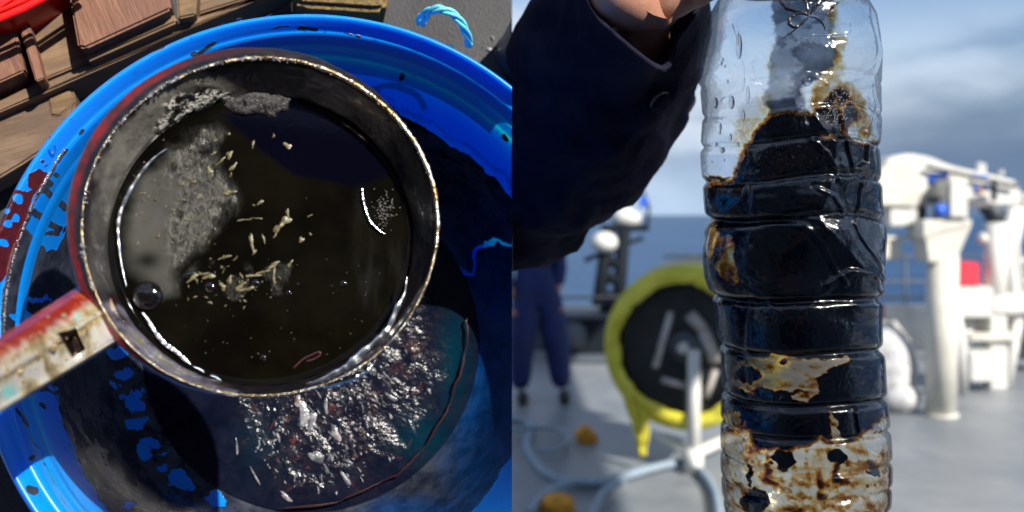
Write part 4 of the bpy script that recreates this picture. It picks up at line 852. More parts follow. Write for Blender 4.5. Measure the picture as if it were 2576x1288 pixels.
# white work bench
d = 8.6; b0 = Vector((xfor(2460, d), d, 0)); tb = props(empty('work_bench', b0), 'white steel bench behind the crane post, red box on it', 'bench')
wbox(MB(), 2388, 2500, 722, 800, d, .5).build('cabinet', m_white, tb, b0, bevel=.012)
wbox(MB(), 2500, 2600, 740, 790, d + .1, .5).build('side_cabinet', m_white, tb, b0, bevel=.012)
for a in (2395, 2436, 2560): MB().tube([W(a, 800, d + .2), Vector((xfor(a, d), d + .2, 0))], .05, 10).build('leg', m_white, tb, b0)
wbox(MB(), 2440, 2570, 840, 858, d + .05, .4).build('shelf', m_cream, tb, b0, bevel=.01)
m = MB(); wbox(m, 2468, 2540, 800, 842, d + .2, .3); m.build('pump_body', m_cream, tb, b0, bevel=.04)
wbox(MB(), 2440, 2536, 888, 962, d - .1, .45).build('bin', m_white, tb, b0, bevel=.015)
ob = wbox(MB(), 2400, 2466, 660, 722, d, .35).build('red_box', m_redb, None, Vector((xfor(2427, d), d + .17, zfor(722, d))), bevel=.015); props(ob, 'red box standing on the white bench, just right of the crane post', 'box')
m = MB(); m.tube([W(2388, 760, d - .5), W(2408, 850, d - .55), W(2412, 990, F * 1.6 / (990 - HY))], .075, 14)
props(m.build('leaning_pipe', m_white, None, gp(2412, 990, 0)), 'white pipe leaning down behind the crane post', 'pipe')
# wrapped white machinery right of the bottle
d = 7.9; b0 = Vector((xfor(2240, d), d, 0)); wm = props(empty('wrapped_pump', b0), 'white wrapped machine between the bottle and the crane post', 'machine')
m_wrap, n, o = material('white_wrap'); c = n.coord(); nn = n.noise(c, 6, 5, .6, 1.0); principled(n, o, n.mix(n.smooth(nn, .3, .7), (.42, .43, .46), (.72, .71, .69)), .45, 0, n.bump(nn, 1, .06))
m = MB(); m.sphere(W(2232, 940, d), .30, 32, 20, (.8, .8, 1.35)); ob = m.build('wrap', m_wrap, wm, b0)
for v_ in ob.data.vertices:
    q = float(fbm(np.array([list(v_.co)]), 4, 3, 5)[0]); v_.co.x *= .85 + .3 * q; v_.co.y *= .85 + .3 * q; v_.co.z = max(v_.co.z, .0)
wbox(MB(), 2190, 2262, 815, 870, d + .1, .3).build('housing', m_cream, wm, b0, bevel=.03)
MB().tube([W(2240, 815, d + .2), W(2275, 860, d + .1), W(2262, 930, d)], .05, 12).build('elbow_pipe', m_cream, wm, b0)
ob = wbox(MB(), 2196, 2226, 765, 806, d + .1, .2).build('red_box', m_redb, None, Vector((xfor(2211, d), d + .2, zfor(806, d))), bevel=.012); props(ob, 'small red box on the white machine, beside the bottle', 'box')
m = MB(); m.sphere(W(2262, 1000, d - .15), .17, 28, 16, (1.0, .8, .75)); ob = m.build('bag', m_wrap, wm, b0)
for v_ in ob.data.vertices:
    q = float(fbm(np.array([list(v_.co)]), 9, 3, 6)[0]); v_.co.x *= .93 + .14 * q; v_.co.z = max(v_.co.z, .0)
# rails at the far side of the deck, right
d = 12.6; b0 = Vector((xfor(2400, d), d, 0)); fr2 = props(empty('deck_railing', b0), 'thin grey railing along the deck edge behind the crane', 'railing')
for i in range(9): x = 2.4 + i * .7; MB().tube([(x, d, 0), (x, d, 1.05)], .02, 8).build('post', m_mgrey, fr2, b0)
for z in (.4, .72, 1.05): MB().tube([(2.0, d, z), (8, d, z)], .016, 8).build('rail', m_mgrey, fr2, b0)
d = 9.6; b0 = Vector((xfor(2590, d), d, 0)); ob = wbox(MB(), 2548, 2680, 800, 905, d, .6).build('dark_locker', m_dgrey, None, b0, bevel=.03); props(ob, 'dark grey locker at the far right edge of the deck', 'locker')

# ---- worker in blue coveralls
def skin_obj(name, verts, edges, radii, mat, parent, base, sub=2):
    me = bpy.data.meshes.new(name); me.from_pydata([tuple(Vector(v_) - Vector(base)) for v_ in verts], edges, []); me.update()
    o_ = link_mesh(name, me, mat, parent, Matrix.Translation(Vector(base)), False)
    sk = o_.modifiers.new('skin', 'SKIN'); sk.use_smooth_shade = True; sk.branch_smoothing = .6
    for i, r_ in enumerate(radii):
        r_ = r_ if isinstance(r_, tuple) else (r_, r_); me.skin_vertices[0].data[i].radius = r_
    me.skin_vertices[0].data[0].use_root = True
    ss = o_.modifiers.new('smooth', 'SUBSURF'); ss.levels = sub; ss.render_levels = sub; return o_
m_skin, n, o = material('skin'); c = n.coord(); nn = n.noise(c, 60, 5, .6)
p = principled(n, o, n.mix(n.smooth(nn, .35, .65), (.42, .20, .13), (.50, .26, .18)), .5, 0, n.bump(n.noise(c, 900, 4, .6), .35, .0006))
p.inputs['Subsurface Weight'].default_value = .12; p.inputs['Subsurface Radius'].default_value = (.01, .004, .002); p.inputs['Subsurface Scale'].default_value = .6
m_cover = simple('blue_coverall', (.006, .018, .11), .75, 0, .25, 9, .5, 30); m_boot = simple('black_boot', (.012, .012, .014), .5); m_hair = simple('dark_hair', (.03, .02, .014), .8)
d = 8.1; wb0 = Vector((xfor(1350, d), d, 0)); wk = props(empty('person', wb0), 'worker in blue coveralls walking on the deck, mostly hidden by the raised arm', 'person')
x0 = wb0.x
hip = Vector((x0, d, .93)); 
vt = [hip, (x0 - .02, d, 1.15), (x0 - .03, d - .02, 1.38), (x0 - .03, d - .03, 1.52), (x0 - .03, d - .06, 1.64),
      (x0 - .20, d, 1.42), (x0 - .27, d - .02, 1.15), (x0 - .22, d - .12, .90), (x0 + .14, d, 1.42), (x0 + .20, d, 1.16), (x0 + .17, d - .05, .93),
      (x0 - .09, d, .88), (x0 - .13, d - .05, .50), (x0 - .14, d + .03, .10), (x0 + .09, d, .88), (x0 + .17, d + .02, .50), (x0 + .22, d + .10, .10)]
ed = [(0, 1), (1, 2), (2, 3), (3, 4), (2, 5), (5, 6), (6, 7), (2, 8), (8, 9), (9, 10), (0, 11), (11, 12), (12, 13), (0, 14), (14, 15), (15, 16)]
rd_ = [.13, .13, .14, .06, .10, .06, .045, .035, .06, .045, .035, .085, .06, .045, .085, .06, .045]
skin_obj('body', vt, ed, rd_, m_skin, wk, wb0)
vt2 = vt[:3] + vt[5:]; ed2 = [(0, 1), (1, 2), (2, 3), (3, 4), (4, 5), (2, 6), (6, 7), (7, 8), (0, 9), (9, 10), (10, 11), (0, 12), (12, 13), (13, 14)]
vt2[5] = Vector(vt2[5]) * .75 + Vector(vt2[4]) * .25; vt2[8] = Vector(vt2[8]) * .75 + Vector(vt2[7]) * .25
skin_obj('coverall', vt2, ed2, [.22, .18, .18, .085, .07, .055, .085, .07, .055, .165, .12, .09, .165, .12, .09], m_cover, wk, wb0)
for p_ in (vt[13], vt[16]):
    MB().sphere((p_[0] + .02, p_[1] - .05, .05), 1, 16, 8, (.055, .14, .055)).build('boot', m_boot, wk, wb0)
MB().sphere((x0 - .03, d - .04, 1.66), 1, 18, 10, (.09, .105, .11)).build('hair', m_hair, wk, wb0)
for p_ in (Vector((x0 - .22, d - .13, .84)), Vector((x0 + .17, d - .06, .87))):
    vv_ = [p_]; ee = []; rr_ = [.032]
    for k_ in range(5):
        a = Vector((-.025 + .0125 * k_, -.02, -.045)); vv_ += [p_ + a, p_ + a * 1.9]; ee += [(0, 1 + 2 * k_), (1 + 2 * k_, 2 + 2 * k_)]; rr_ += [.011, .009]
    skin_obj('hand', vv_, ee, rr_, m_skin, wk, wb0, 1)

# ---- bottle
dBt = .58; NR, NC = 640, 420
lx = [(-330, 1935), (-290, 1932), (-285, 1926), (-240, 1926), (-232, 1918), (-222, 1930), (-170, 1925), (-120, 1900), (-60, 1850), (0, 1806), (50, 1778), (100, 1763), (150, 1757), (185, 1757), (215, 1764), (260, 1765), (330, 1767), (400, 1769), (455, 1771), (500, 1771), (540, 1778), (556, 1787), (575, 1776), (620, 1771), (700, 1773), (730, 1782), (744, 1792), (770, 1797), (820, 1804), (870, 1812), (900, 1817), (960, 1819), (1040, 1817), (1120, 1816), (1200, 1817), (1250, 1820), (1290, 1826), (1340, 1850), (1365, 1880), (1372, 1925)]
rx_ = [(-330, 2035), (-290, 2038), (-285, 2044), (-240, 2044), (-232, 2052), (-222, 2040), (-170, 2050), (-120, 2080), (-60, 2128), (0, 2166), (50, 2192), (100, 2201), (150, 2204), (215, 2203), (260, 2202), (330, 2202), (400, 2202), (455, 2203), (500, 2207), (548, 2211), (600, 2214), (690, 2214), (740, 2210), (770, 2207), (820, 2207), (868, 2208), (900, 2214), (960, 2218), (1020, 2222), (1080, 2228), (1140, 2232), (1200, 2232), (1250, 2229), (1290, 2220), (1340, 2190), (1365, 2155), (1372, 2110)]
Yr = np.linspace(-330, 1372, NR); LX = np.interp(Yr, *zip(*lx)); RX = np.interp(Yr, *zip(*rx_))
kern = np.exp(-np.linspace(-2, 2, 9) ** 2); kern /= kern.sum()
def sm(a): return np.convolve(np.pad(a, 4, 'edge'), kern, 'valid')
LX, RX = sm(LX), sm(RX)
grooves = [(215, 5, 6), (291, 6, 7), (368, 8, 8), (456, 9, 9), (549, 10, 9), (744, 12, 9), (868, 11, 9), (988, 11, 9), (1064, 9, 8), (1142, 9, 8), (1205, 7, 8), (1262, 6, 8)]
rad_px = (RX - LX) / 2; cxp = (RX + LX) / 2
th = np.linspace(0, 2 * np.pi, NC, endpoint=False)       # theta = 0: towards +x ; 3pi/2: towards the camera
TH, YY = np.meshgrid(th, Yr); rp_ = np.repeat(rad_px[:, None], NC, 1).copy(); sag = 9 * np.sin(2 * TH + 1) + 5 * np.sin(TH * 3 + 2)
for g0, dep_, wd_ in grooves:
    Yg = g0 + sag * (.5 if g0 > 600 else .9) * sstep(np.array(g0 * 1.0), 100, 300) - 0 * TH
    dd = (YY - Yg) / wd_; rp_ -= dep_ * np.exp(-dd ** 2) * (1 if g0 > 250 else .6)
px2m = dBt / F
Pc = np.stack([np.cos(TH) * .05, np.sin(TH) * .05, -YY * px2m], -1).reshape(-1, 3)
amp = (sstep(YY, 40, 200) * (1 - sstep(YY, 730, 830)) * 1.0 + .22 * sstep(YY, 60, 200)).reshape(-1)
cell = np.full(len(Pc), 9.0); cell2 = cell.copy(); sub = rng.uniform(-1, 1, (90, 3)) * np.array([.056, .056, .13]) + np.array([0, 0, -.11]); hgt_ = rng.uniform(-1, 1, 90); near = np.zeros(len(Pc))
Pw = Pc + .006 * (np.stack([fbm(Pc, 40, 2, s_) for s_ in (1, 2, 3)], -1) - .5)
for s_, h_ in zip(sub, hgt_):
    dd = np.linalg.norm(Pw - s_, axis=1); nb = dd < cell; cell2 = np.where(nb, cell, np.minimum(cell2, dd)); near = np.where(nb, h_, near); cell = np.minimum(cell, dd)
crease = np.exp(-((cell2 - cell) / .0022) ** 2)
dent = amp * (-12 * (fbm(Pc, 30, 2, 41) - .40) * 2.2 - 7.0 * sstep(cell2 - cell, 0, .03) + 1.5 * crease)
sil = np.abs(np.cos(TH)).reshape(-1) ** 8
dent *= (1.3 - .75 * sil)
gx, gy = (cxp[:, None] + rp_ * np.cos(TH)).reshape(-1), YY.reshape(-1); fside = (np.sin(TH).reshape(-1) < 0)
for pts_, a_, w_ in [([(1815, 90), (1822, 160), (1835, 215), (1832, 250), (1790, 262)], 4, 4), ([(1845, 185), (1862, 230), (1885, 262), (1880, 310)], 5, 5), ([(1880, 200), (1905, 245), (1935, 275)], 4, 5), ([(1765, 290), (1800, 300), (1830, 345), (1842, 420)], 4, 5), ([(1905, 215), (1960, 212), (2010, 240), (2045, 285)], 5, 5), ([(1930, 130), (2000, 135), (2060, 128)], 3, 4),
                     ([(2150, 60), (2165, 150), (2150, 215), (2180, 300)], 4, 5), ([(1948, 292), (1962, 350), (2010, 400), (2040, 455)], 6, 7), ([(2052, 300), (2062, 380), (2080, 440), (2120, 420), (2125, 350)], 6, 6), ([(1870, 560), (1960, 566), (2000, 610), (2060, 700)], 5, 7), ([(2020, 700), (2070, 668), (2130, 680), (2190, 735)], 6, 6), ([(2085, 560), (2120, 620), (2195, 715)], 5, 6), ([(1990, 480), (2030, 500), (2060, 540)], 5, 6), ([(2108, 460), (2100, 545)], 4, 5), ([(1850, 470), (1852, 545)], 4, 5), ([(1850, 750), (1850, 880), (1860, 980)], 3, 4), ([(2088, 1000), (2098, 1060), (2110, 1110)], 5, 5)]:
    dent = dent + fside * a_ * (np.exp(-(sdline(gx, gy, pts_) / w_) ** 2) - .55 * np.exp(-((sdline(gx + 9, gy + 5, pts_)) / (w_ * 1.5)) ** 2))
rp_ = rp_ + dent.reshape(rp_.shape)
PB3 = np.zeros((NR, NC, 3)); bc = Vector((xfor(2005, dBt), dBt, 0))
persp = 1.0
PB3[..., 0] = (cxp[:, None] - CX) * px2m + rp_ * px2m * np.cos(TH)
PB3[..., 1] = dBt + rp_ * px2m * np.sin(TH)
PB3[..., 2] = CAM.z - (YY - HY) * px2m
bb = Vector(((cxp[-1] - CX) * px2m, dBt, CAM.z - (1372 - HY) * px2m))
def close_caps(P, top=False):
    c1 = P[-1].mean(0); rows = [P]
    rows.append((P[-1] * .5 + c1 * .5)[None]); rows.append(np.repeat(c1[None, None], NC, 1)); return np.concatenate(rows)
m_pet, n, o = material('clear_plastic'); c = n.coord(); nb_ = n.bump(n.math('ADD', n.noise(c, 45, 3, .5, 1.0), n.math('MULTIPLY', n.noise(c, 160, 3, .5, 1.2), .35)), .5, .0028)
t = n.new('ShaderNodeBsdfTransparent'); t.inputs[0].default_value = (.965, .975, .985, 1); rf = n.new('ShaderNodeBsdfRefraction'); rf.inputs['IOR'].default_value = 1.06; rf.inputs['Roughness'].default_value = .0; rf.inputs[0].default_value = (.97, .98, .99, 1); n.link(nb_, rf.inputs['Normal'])
m1 = n.new('ShaderNodeMixShader'); m1.inputs[0].default_value = .55; n.link(t.outputs[0], m1.inputs[1]); n.link(rf.outputs[0], m1.inputs[2])
g = n.new('ShaderNodeBsdfGlossy'); g.inputs['Roughness'].default_value = .05; n.link(nb_, g.inputs['Normal']); fr = n.new('ShaderNodeFresnel'); fr.inputs['IOR'].default_value = 1.52; n.link(nb_, fr.inputs['Normal'])
m2 = n.new('ShaderNodeMixShader'); n.link(n.math('MINIMUM', fr.outputs[0], .12), m2.inputs[0]); n.link(m1.outputs[0], m2.inputs[1]); n.link(g.outputs[0], m2.inputs[2]); n.link(m2.outputs[0], o)
btl = props(empty('plastic_bottle', bb), 'crumpled clear ribbed plastic bottle smeared inside with black oil', 'bottle')
Pcl = close_caps(PB3); me = grid_mesh('bottle_body', Pcl - np.array(bb)); link_mesh('body', me, m_pet, btl, Matrix.Translation(bb))
# oil film inside
Xb, Yb = proj(PB3.reshape(-1, 3)); frn = (np.sin(TH).reshape(-1) < 0.05)
def bn(s_, seed, o_=4): return fbm(Pc, s_, o_, seed) - .5
n1, n2_, n3 = bn(70, 61), bn(70, 62), bn(240, 63, 3)
n4 = bn(420, 64, 3); Xq, Yq = Xb + n1 * 26 + n3 * 18 + n4 * 12, Yb + n2_ * 26 - n3 * 16 + n4 * 10
big_ = [(1760, 468), (1800, 462), (1848, 462), (1852, 425), (1868, 385), (1905, 335), (1940, 288), (1990, 284), (2040, 291), (2050, 285), (2078, 262), (2095, 235), (2118, 222), (2135, 228), (2140, 250), (2160, 275), (2165, 300), (2135, 318), (2132, 345), (2160, 365), (2230, 366), (2240, 1040), (2210, 1062), (2180, 1085), (2150, 1108), (2110, 1118), (2060, 1105), (2040, 1118), (1990, 1132), (1930, 1128), (1893, 1118), (1886, 1090), (1872, 1065), (1860, 1075), (1840, 1065), (1835, 1040), (1810, 1030), (1800, 760), (1760, 700)]
sF = sdpoly(Xq, Yq, big_)
thinA = [sdpoly(Xq, Yq, [(1770, 552), (1790, 562), (1806, 588), (1836, 600), (1842, 650), (1856, 700), (1846, 716), (1822, 700), (1795, 672), (1768, 650)]),
         sdpoly(Xq, Yq, [(1834, 930), (1860, 916), (1900, 902), (1950, 893), (1990, 897), (2050, 905), (2130, 900), (2140, 915), (2080, 935), (2055, 950), (2065, 985), (2030, 1012), (1998, 1008), (1985, 985), (1940, 985), (1900, 992), (1840, 970)]),
         sdpoly(Xq, Yq, [(2082, 1018), (2096, 1042), (2112, 1070), (2128, 1112), (2086, 1118), (2092, 1060)]), 17 - np.hypot((Xq - 1846), (Yq - 1052) * 1.1)]
sA = np.max(np.stack(thinA), 0)
for hx, hy, ra, rb in [(1878, 945, 34, 18), (1960, 985, 70, 5), (1970, 915, 8, 6), (2085, 1005, 40, 14)]: sA = np.minimum(sA, (np.hypot((Xq - hx) / ra, (Yq - hy) / rb) - 1) * min(ra, rb))
tF = sstep(sF, -3, 9)
streak = vnoise(Pc * np.array([1, 1, .35]), 330, 9) * .6 + vnoise(Pc * np.array([1, 1, .5]), 120, 10) * .6
st2 = vnoise((Pc + .010 * (np.stack([fbm(Pc, 60, 2, q_) for q_ in (5, 6, 7)], -1) - .5)) * np.array([1, 1, 2.4]), 110, 19) * .65 + vnoise(Pc * np.array([1, 1, 1.8]), 330, 20) * .35
tF = np.minimum(tF, 1 - sstep(sA, -5, 4) * (1 - np.where(Yb > 850, np.clip(.03 + 1.3 * (st2 - .52), .0, .8), np.clip(.08 + .8 * (streak - .35), .02, .7))))
st3 = fbm((Pc + .016 * (np.stack([fbm(Pc, 45, 3, q_) for q_ in (15, 16, 17)], -1) - .5)) * np.array([1, 1, 1.9]) + Pc[:, ::-1] * np.array([.6, 0, 0]), 75, 5, 29, .58)
rim_ = np.exp(-((sF + 1) / 5) ** 2) * .42 * (Yb < 1160); tF = np.maximum(tF, rim_ * (sF < 4))
bot = sstep(Yb + n1 * 40, 1095, 1135); tF = np.maximum(tF, bot * np.clip(.13 + 1.5 * (st3 - .48) + .9 * (vnoise(Pc * np.array([1, 1, .22]), 300, 73) - .5) * sstep(fbm(Pc, 40, 2, 74), .5, .6) + .5 * (fbm(Pc, 300, 3, 71) - .5), .03, .95))
for hx, hy, ra, rb in [(1970, 1160, 32, 27), (2105, 1150, 25, 19), (1898, 1258, 33, 31), (2003, 1085, 40, 36), (1880, 1190, 6, 34), (2200, 1190, 22, 5)]:
    tF = np.maximum(tF, sstep(1.06 - np.hypot((Xq * 1.2 - Xb * .2 - hx) / ra, (Yq * 1.2 - Yb * .2 - hy) / rb), 0, .14) * .98)
for i in range(3):
    hx, hy, ra = rng.uniform(1830, 2215), rng.uniform(1100, 1290), rng.uniform(2, 5.5)
    tF = np.maximum(tF, sstep(1 - np.hypot(Xb - hx, Yb - hy) / ra, 0, .3) * rng.uniform(.5, .9))
# amber smears above
am = sdpoly(Xq, Yq, [(2080, 0), (2120, 0), (2112, 60), (2135, 100), (2120, 150), (2130, 200), (2170, 235), (2195, 300), (2200, 345), (2160, 355), (2130, 240), (2060, 290), (2040, 270), (2050, 215), (2095, 160), (2085, 60)])
tF = np.maximum(tF, sstep(am, -10, 12) * np.clip(.05 + .5 * (streak - .4), .02, .35))
am2 = sdpoly(Xq, Yq, [(1920, 285), (1905, 250), (1925, 200), (1940, 130), (1925, 30), (1945, 0), (1935, 120), (1950, 190), (1940, 285)])
tF = np.maximum(tF, sstep(am2, -14, 10) * np.clip(.02 + .5 * n1 + .06, 0, .14)); tF = np.maximum(tF, sstep(sdpoly(Xq, Yq, [(1810, 460), (1770, 455), (1768, 440), (1800, 442), (1850, 450)]), -3, 6) * .55)
am3 = sdpoly(Xq, Yq, [(1850, 300), (1900, 290), (1925, 300), (1880, 360), (1860, 400), (1845, 340)]); tF = np.maximum(tF, sstep(am3, -14, 10) * .10)
tF = np.where((Yb > 225) & (Yb < 350) & (Xq > 2060) & (sF > 0), np.clip(.62 + 1.5 * n3 + .6 * n1, .3, 1), tF)
tF = np.where((np.hypot((Xq - 1955) / 30, (Yq - 650) / 32) < 1) & frn, np.clip(.75 + n1, .5, 1), tF)
smoke = (.75 + .25 * sstep(n2_, -.05, .02)) * sstep(sdpoly(Xq, Yq, [(1930, -60), (2095, -60), (2100, 60), (2108, 110), (2100, 170), (2060, 205), (2020, 215), (2040, 290), (1940, 290), (1915, 250), (1930, 180), (1945, 100)]), -5, 6) * (.92 + n1 * .6)
# far wall: solid behind the dark body, thin elsewhere
backt = sstep(Yb + n1 * 30, 470, 500) * (1 - sstep(Yb + n2_ * 60, 1050, 1110)) * np.where(sA > -14, .03, 1); backt = np.maximum(backt, bot * np.clip(.5 * (fbm(Pc, 90, 3, 91) - .52) * 2, 0, .2))
tfin = np.where(frn, tF, backt); smk = np.where(frn, np.clip(smoke, 0, 1), 0)
keep = (Yr > -150)
milk = np.where(frn, np.clip(np.maximum(sstep(sA, -4, 8) * (Yb > 850) * .85, bot * np.clip(.06 + 1.0 * (fbm(Pc * np.array([1, 1, 2]), 60, 3, 95) - .48), 0, .28)) + sstep(am, -6, 12) * np.clip(.30 + 1.2 * n1, 0, .6) + .3 * sstep(sdpoly(Xq, Yq, [(1850, 270), (1905, 230), (1930, 290), (1880, 350), (1850, 330)]), -10, 12), 0, .8), 0)
def inset(P, amt):
    cxm = np.zeros_like(P); cxm[..., 0] = ((cxp[:, None] - CX) * px2m); cxm[..., 1] = dBt; cxm[..., 2] = P[..., 2]; dv_ = P - cxm; ln_ = np.linalg.norm(dv_, axis=-1, keepdims=True); return cxm + dv_ * (1 - amt / ln_)
PI_ = inset(PB3, .0009)
m_film, n, o = material('oil_film'); c = n.coord(); tk = n.attr('thick'); sk_ = n.attr('smoke'); fn_ = n.noise(c, 420, 4, .7, .5)
tv = n.math('ADD', tk, n.math('MULTIPLY', n.math('MULTIPLY', n.math('SUBTRACT', fn_, .5), .55), n.smooth(tk, .02, .15)))
colr = n.ramp(tv, [(.0, (1.0, 1.0, 1.0)), (.05, (.97, .93, .80)), (.14, (.86, .66, .33)), (.28, (.60, .27, .05)), (.44, (.18, .04, .006)), (.62, (.012, .003, .001)), (.8, (0.0, 0.0, 0.0))])
colr = n.mix(sk_, colr, (.10, .12, .17), 'MULTIPLY')
t = n.new('ShaderNodeBsdfTransparent'); n.link(colr, t.inputs[0])
g = n.new('ShaderNodeBsdfPrincipled'); n.put(g.inputs['Base Color'], (.0012, .0022, .006, 1)); g.inputs['Roughness'].default_value = .2; g.inputs['Specular IOR Level'].default_value = .1; n.link(n.bump(n.math('ADD', fn_, n.noise(c, 120, 3)), .25, .001), g.inputs['Normal'])
gl = n.smooth(n.math('MAXIMUM', tv, n.math('MULTIPLY', sk_, .55)), .25, .85); m1 = n.new('ShaderNodeMixShader'); n.link(n.math('MULTIPLY', gl, .98), m1.inputs[0]); n.link(t.outputs[0], m1.inputs[1]); n.link(g.outputs[0], m1.inputs[2]); mk = n.attr('milk'); dfu = n.new('ShaderNodeBsdfDiffuse'); n.put(dfu.inputs[0], n.mix(1.0, colr, (.38, .32, .25), 'MULTIPLY')); trl = n.new('ShaderNodeBsdfTranslucent'); n.put(trl.inputs[0], n.mix(1.0, colr, (.42, .35, .26), 'MULTIPLY'))
ms = n.new('ShaderNodeMixShader'); ms.inputs[0].default_value = .5; n.link(dfu.outputs[0], ms.inputs[1]); n.link(trl.outputs[0], ms.inputs[2]); mm1 = n.new('ShaderNodeMixShader'); n.link(n.math('MULTIPLY', mk, n.math('SUBTRACT', 1.0, gl)), mm1.inputs[0]); n.link(m1.outputs[0], mm1.inputs[1]); n.link(ms.outputs[0], mm1.inputs[2]); n.link(mm1.outputs[0], o)
oi = props(empty('oil_residue', bb + Vector((0, 0, .004))), 'thick black and amber oil coating the inside of the plastic bottle', 'oil')
i0 = int(np.argmax(keep)); PIk = PI_[i0:NR - 6]; sl = slice(i0 * NC, (NR - 6) * NC)
me = grid_mesh('oil_film', PIk - np.array(bb), True, {'thick': np.clip(tfin[sl], 0, 1), 'smoke': smk[sl], 'milk': milk[sl]}); link_mesh('film', me, m_film, oi, Matrix.Translation(bb))
# beads and drops on the inside of the bottle
m_clr, n, o = material('clear_drop'); g = n.new('ShaderNodeBsdfGlossy', i_Roughness=.03); t = n.new('ShaderNodeBsdfRefraction', i_IOR=1.25); t.inputs['Roughness'].default_value = 0; t2 = n.new('ShaderNodeBsdfTransparent')
fr = n.new('ShaderNodeFresnel', i_IOR=1.45); m0 = n.new('ShaderNodeMixShader'); m0.inputs[0].default_value = .6; n.link(t2.outputs[0], m0.inputs[1]); n.link(t.outputs[0], m0.inputs[2]); mx = n.new('ShaderNodeMixShader'); n.link(fr.outputs[0], mx.inputs[0]); n.link(m0.outputs[0], mx.inputs[1]); n.link(g.outputs[0], mx.inputs[2]); n.link(mx.outputs[0], o)
PIf = inset(PB3, .0002).reshape(-1, 3); nrm_c = None
def bon(px, py): return Vector(PIf[np.argmin((Xb - px) ** 2 + (Yb - py) ** 2 + (~frn) * 1e7)])
cd_me = MB().sphere((0, 0, 0), 1, 14, 8).mesh('clear_drop'); cd_me.materials.append(m_clr); cd_me.polygons.foreach_set('use_smooth', [True] * len(cd_me.polygons))
dk_me = MB().sphere((0, 0, 0), 1, 14, 8).mesh('dark_drop'); dk_me.materials.append(m_oil); dk_me.polygons.foreach_set('use_smooth', [True] * len(dk_me.polygons))
def drop(px, py, rx2, rz2, me_, parent, nm_='droplet'):
    p = bon(px, py); o_ = bpy.data.objects.new(nm_, me_); COL.objects.link(o_); o_.parent = parent
    pb_ = wmat(parent).translation; cxa = (np.interp(py, Yr, cxp) - CX) * px2m; dv_ = Vector((p.x - cxa, p.y - dBt, 0)).normalized()
    mm_ = Matrix((Vector((-dv_.y, dv_.x, 0)), dv_, Vector((0, 0, 1)))).transposed().to_4x4()
    o_.matrix_basis = Matrix.Translation(p - pb_) @ mm_ @ Matrix.Diagonal((rx2 * px2m, min(rx2, rz2) * px2m * .4, rz2 * px2m, 1))
for a in [(1858, 118, 9, 30), (1855, 95, 4, 18), (1815, 160, 4, 6), (1822, 168, 3, 4), (1818, 150, 3, 5), (1830, 205, 3, 5), (1800, 260, 10, 13), (1840, 258, 9, 16), (1812, 320, 5, 10), (1810, 335, 4, 5), (1802, 362, 5, 5), (1838, 345, 5, 9), (1857, 364, 4, 6), (1818, 378, 10, 7), (1822, 404, 3, 4), (1790, 408, 3, 3), (1950, 165, 5, 5), (1966, 128, 5, 5), (2030, 205, 12, 11), (2010, 122, 6, 8), (1998, 108, 4, 4), (2016, 95, 3, 10), (2060, 100, 4, 5), (2140, 62, 4, 4), (2140, 80, 3, 5), (2126, 125, 4, 5), (2155, 250, 4, 4), (1818, 455, 9, 8), (1905, 430, 5, 4), (2196, 218, 5, 6), (1935, 170, 3, 3), (1975, 145, 3, 3), (1868, 290, 6, 14), (1880, 240, 5, 22)]: drop(*a, cd_me, btl)
mb = MB()
for i in range(190): mb.sphere(bon(rng.normal(2110, 22), rng.normal(275, 28)), rng.uniform(.6, 2.2) * px2m, 6, 4)
for i in range(60): mb.sphere(bon(rng.normal(2030, 25), rng.normal(108, 12)), rng.uniform(.6, 1.6) * px2m, 6, 4)
for i in range(120): mb.sphere(bon(rng.uniform(1860, 2120), rng.uniform(350, 460)), rng.uniform(.4, 1.1) * px2m, 6, 4)
mb.build('tiny_bubble', m_glint, oi, bb)['kind'] = 'stuff'
# embossed leaf emblem on the shoulder
m_emb, n, o = material('embossed_plastic'); principled(n, o, (.02, .022, .03), .12, 0, coat=.6)
def petal(pts, r_):
    C = smooth_path(pts, 40); vv_ = []
    for a, b_ in C:
        j = np.argmin((Xb - a) ** 2 + (Yb - b_) ** 2 + (~frn) * 1e7); vv_.append(Vector(PB3.reshape(-1, 3)[j]) + Vector((0, -.0002, 0)))
    MB().tube(vv_, [r_ * px2m * (.45 + .75 * math.sin(math.pi * i / 39)) for i in range(40)], 8).build('emblem_line', m_emb, btl, bb)
petal([(2035, 38), (2015, 30), (1985, 22), (1966, 5), (1960, -25), (1985, -50)], 4.5); petal([(2035, 38), (2028, 8), (2012, -20), (1990, -45)], 3)
petal([(2036, 40), (2015, 34), (1995, 38), (1984, 50), (1990, 64), (2005, 66), (2022, 54), (2036, 42)], 4.0); petal([(2038, 36), (2050, 18), (2066, -2), (2080, -30)], 4)
petal([(2038, 42), (2058, 48), (2070, 60), (2075, 75)], 2.5); petal([(2034, 44), (2015, 62), (1990, 82), (1965, 100)], 1.6)
m_tab = simple('pale_smear', (.55, .52, .42), .3)
MB().tube([bon(2092, 22), bon(2108, 6)], [5 * px2m, 6 * px2m], 8, flat=.4).build('air_bubble', m_clr, oi, bb)
m_cap = simple('white_cap', (.75, .77, .8), .4)
topz = CAM.z - (-330 - HY) * px2m; MB().tube([(bb.x + (cxp[0] - cxp[-1]) * px2m, dBt, topz - .012), (bb.x + (cxp[0] - cxp[-1]) * px2m, dBt, topz + .004)], 70 * px2m, 40).build('cap', m_cap, btl, bb)

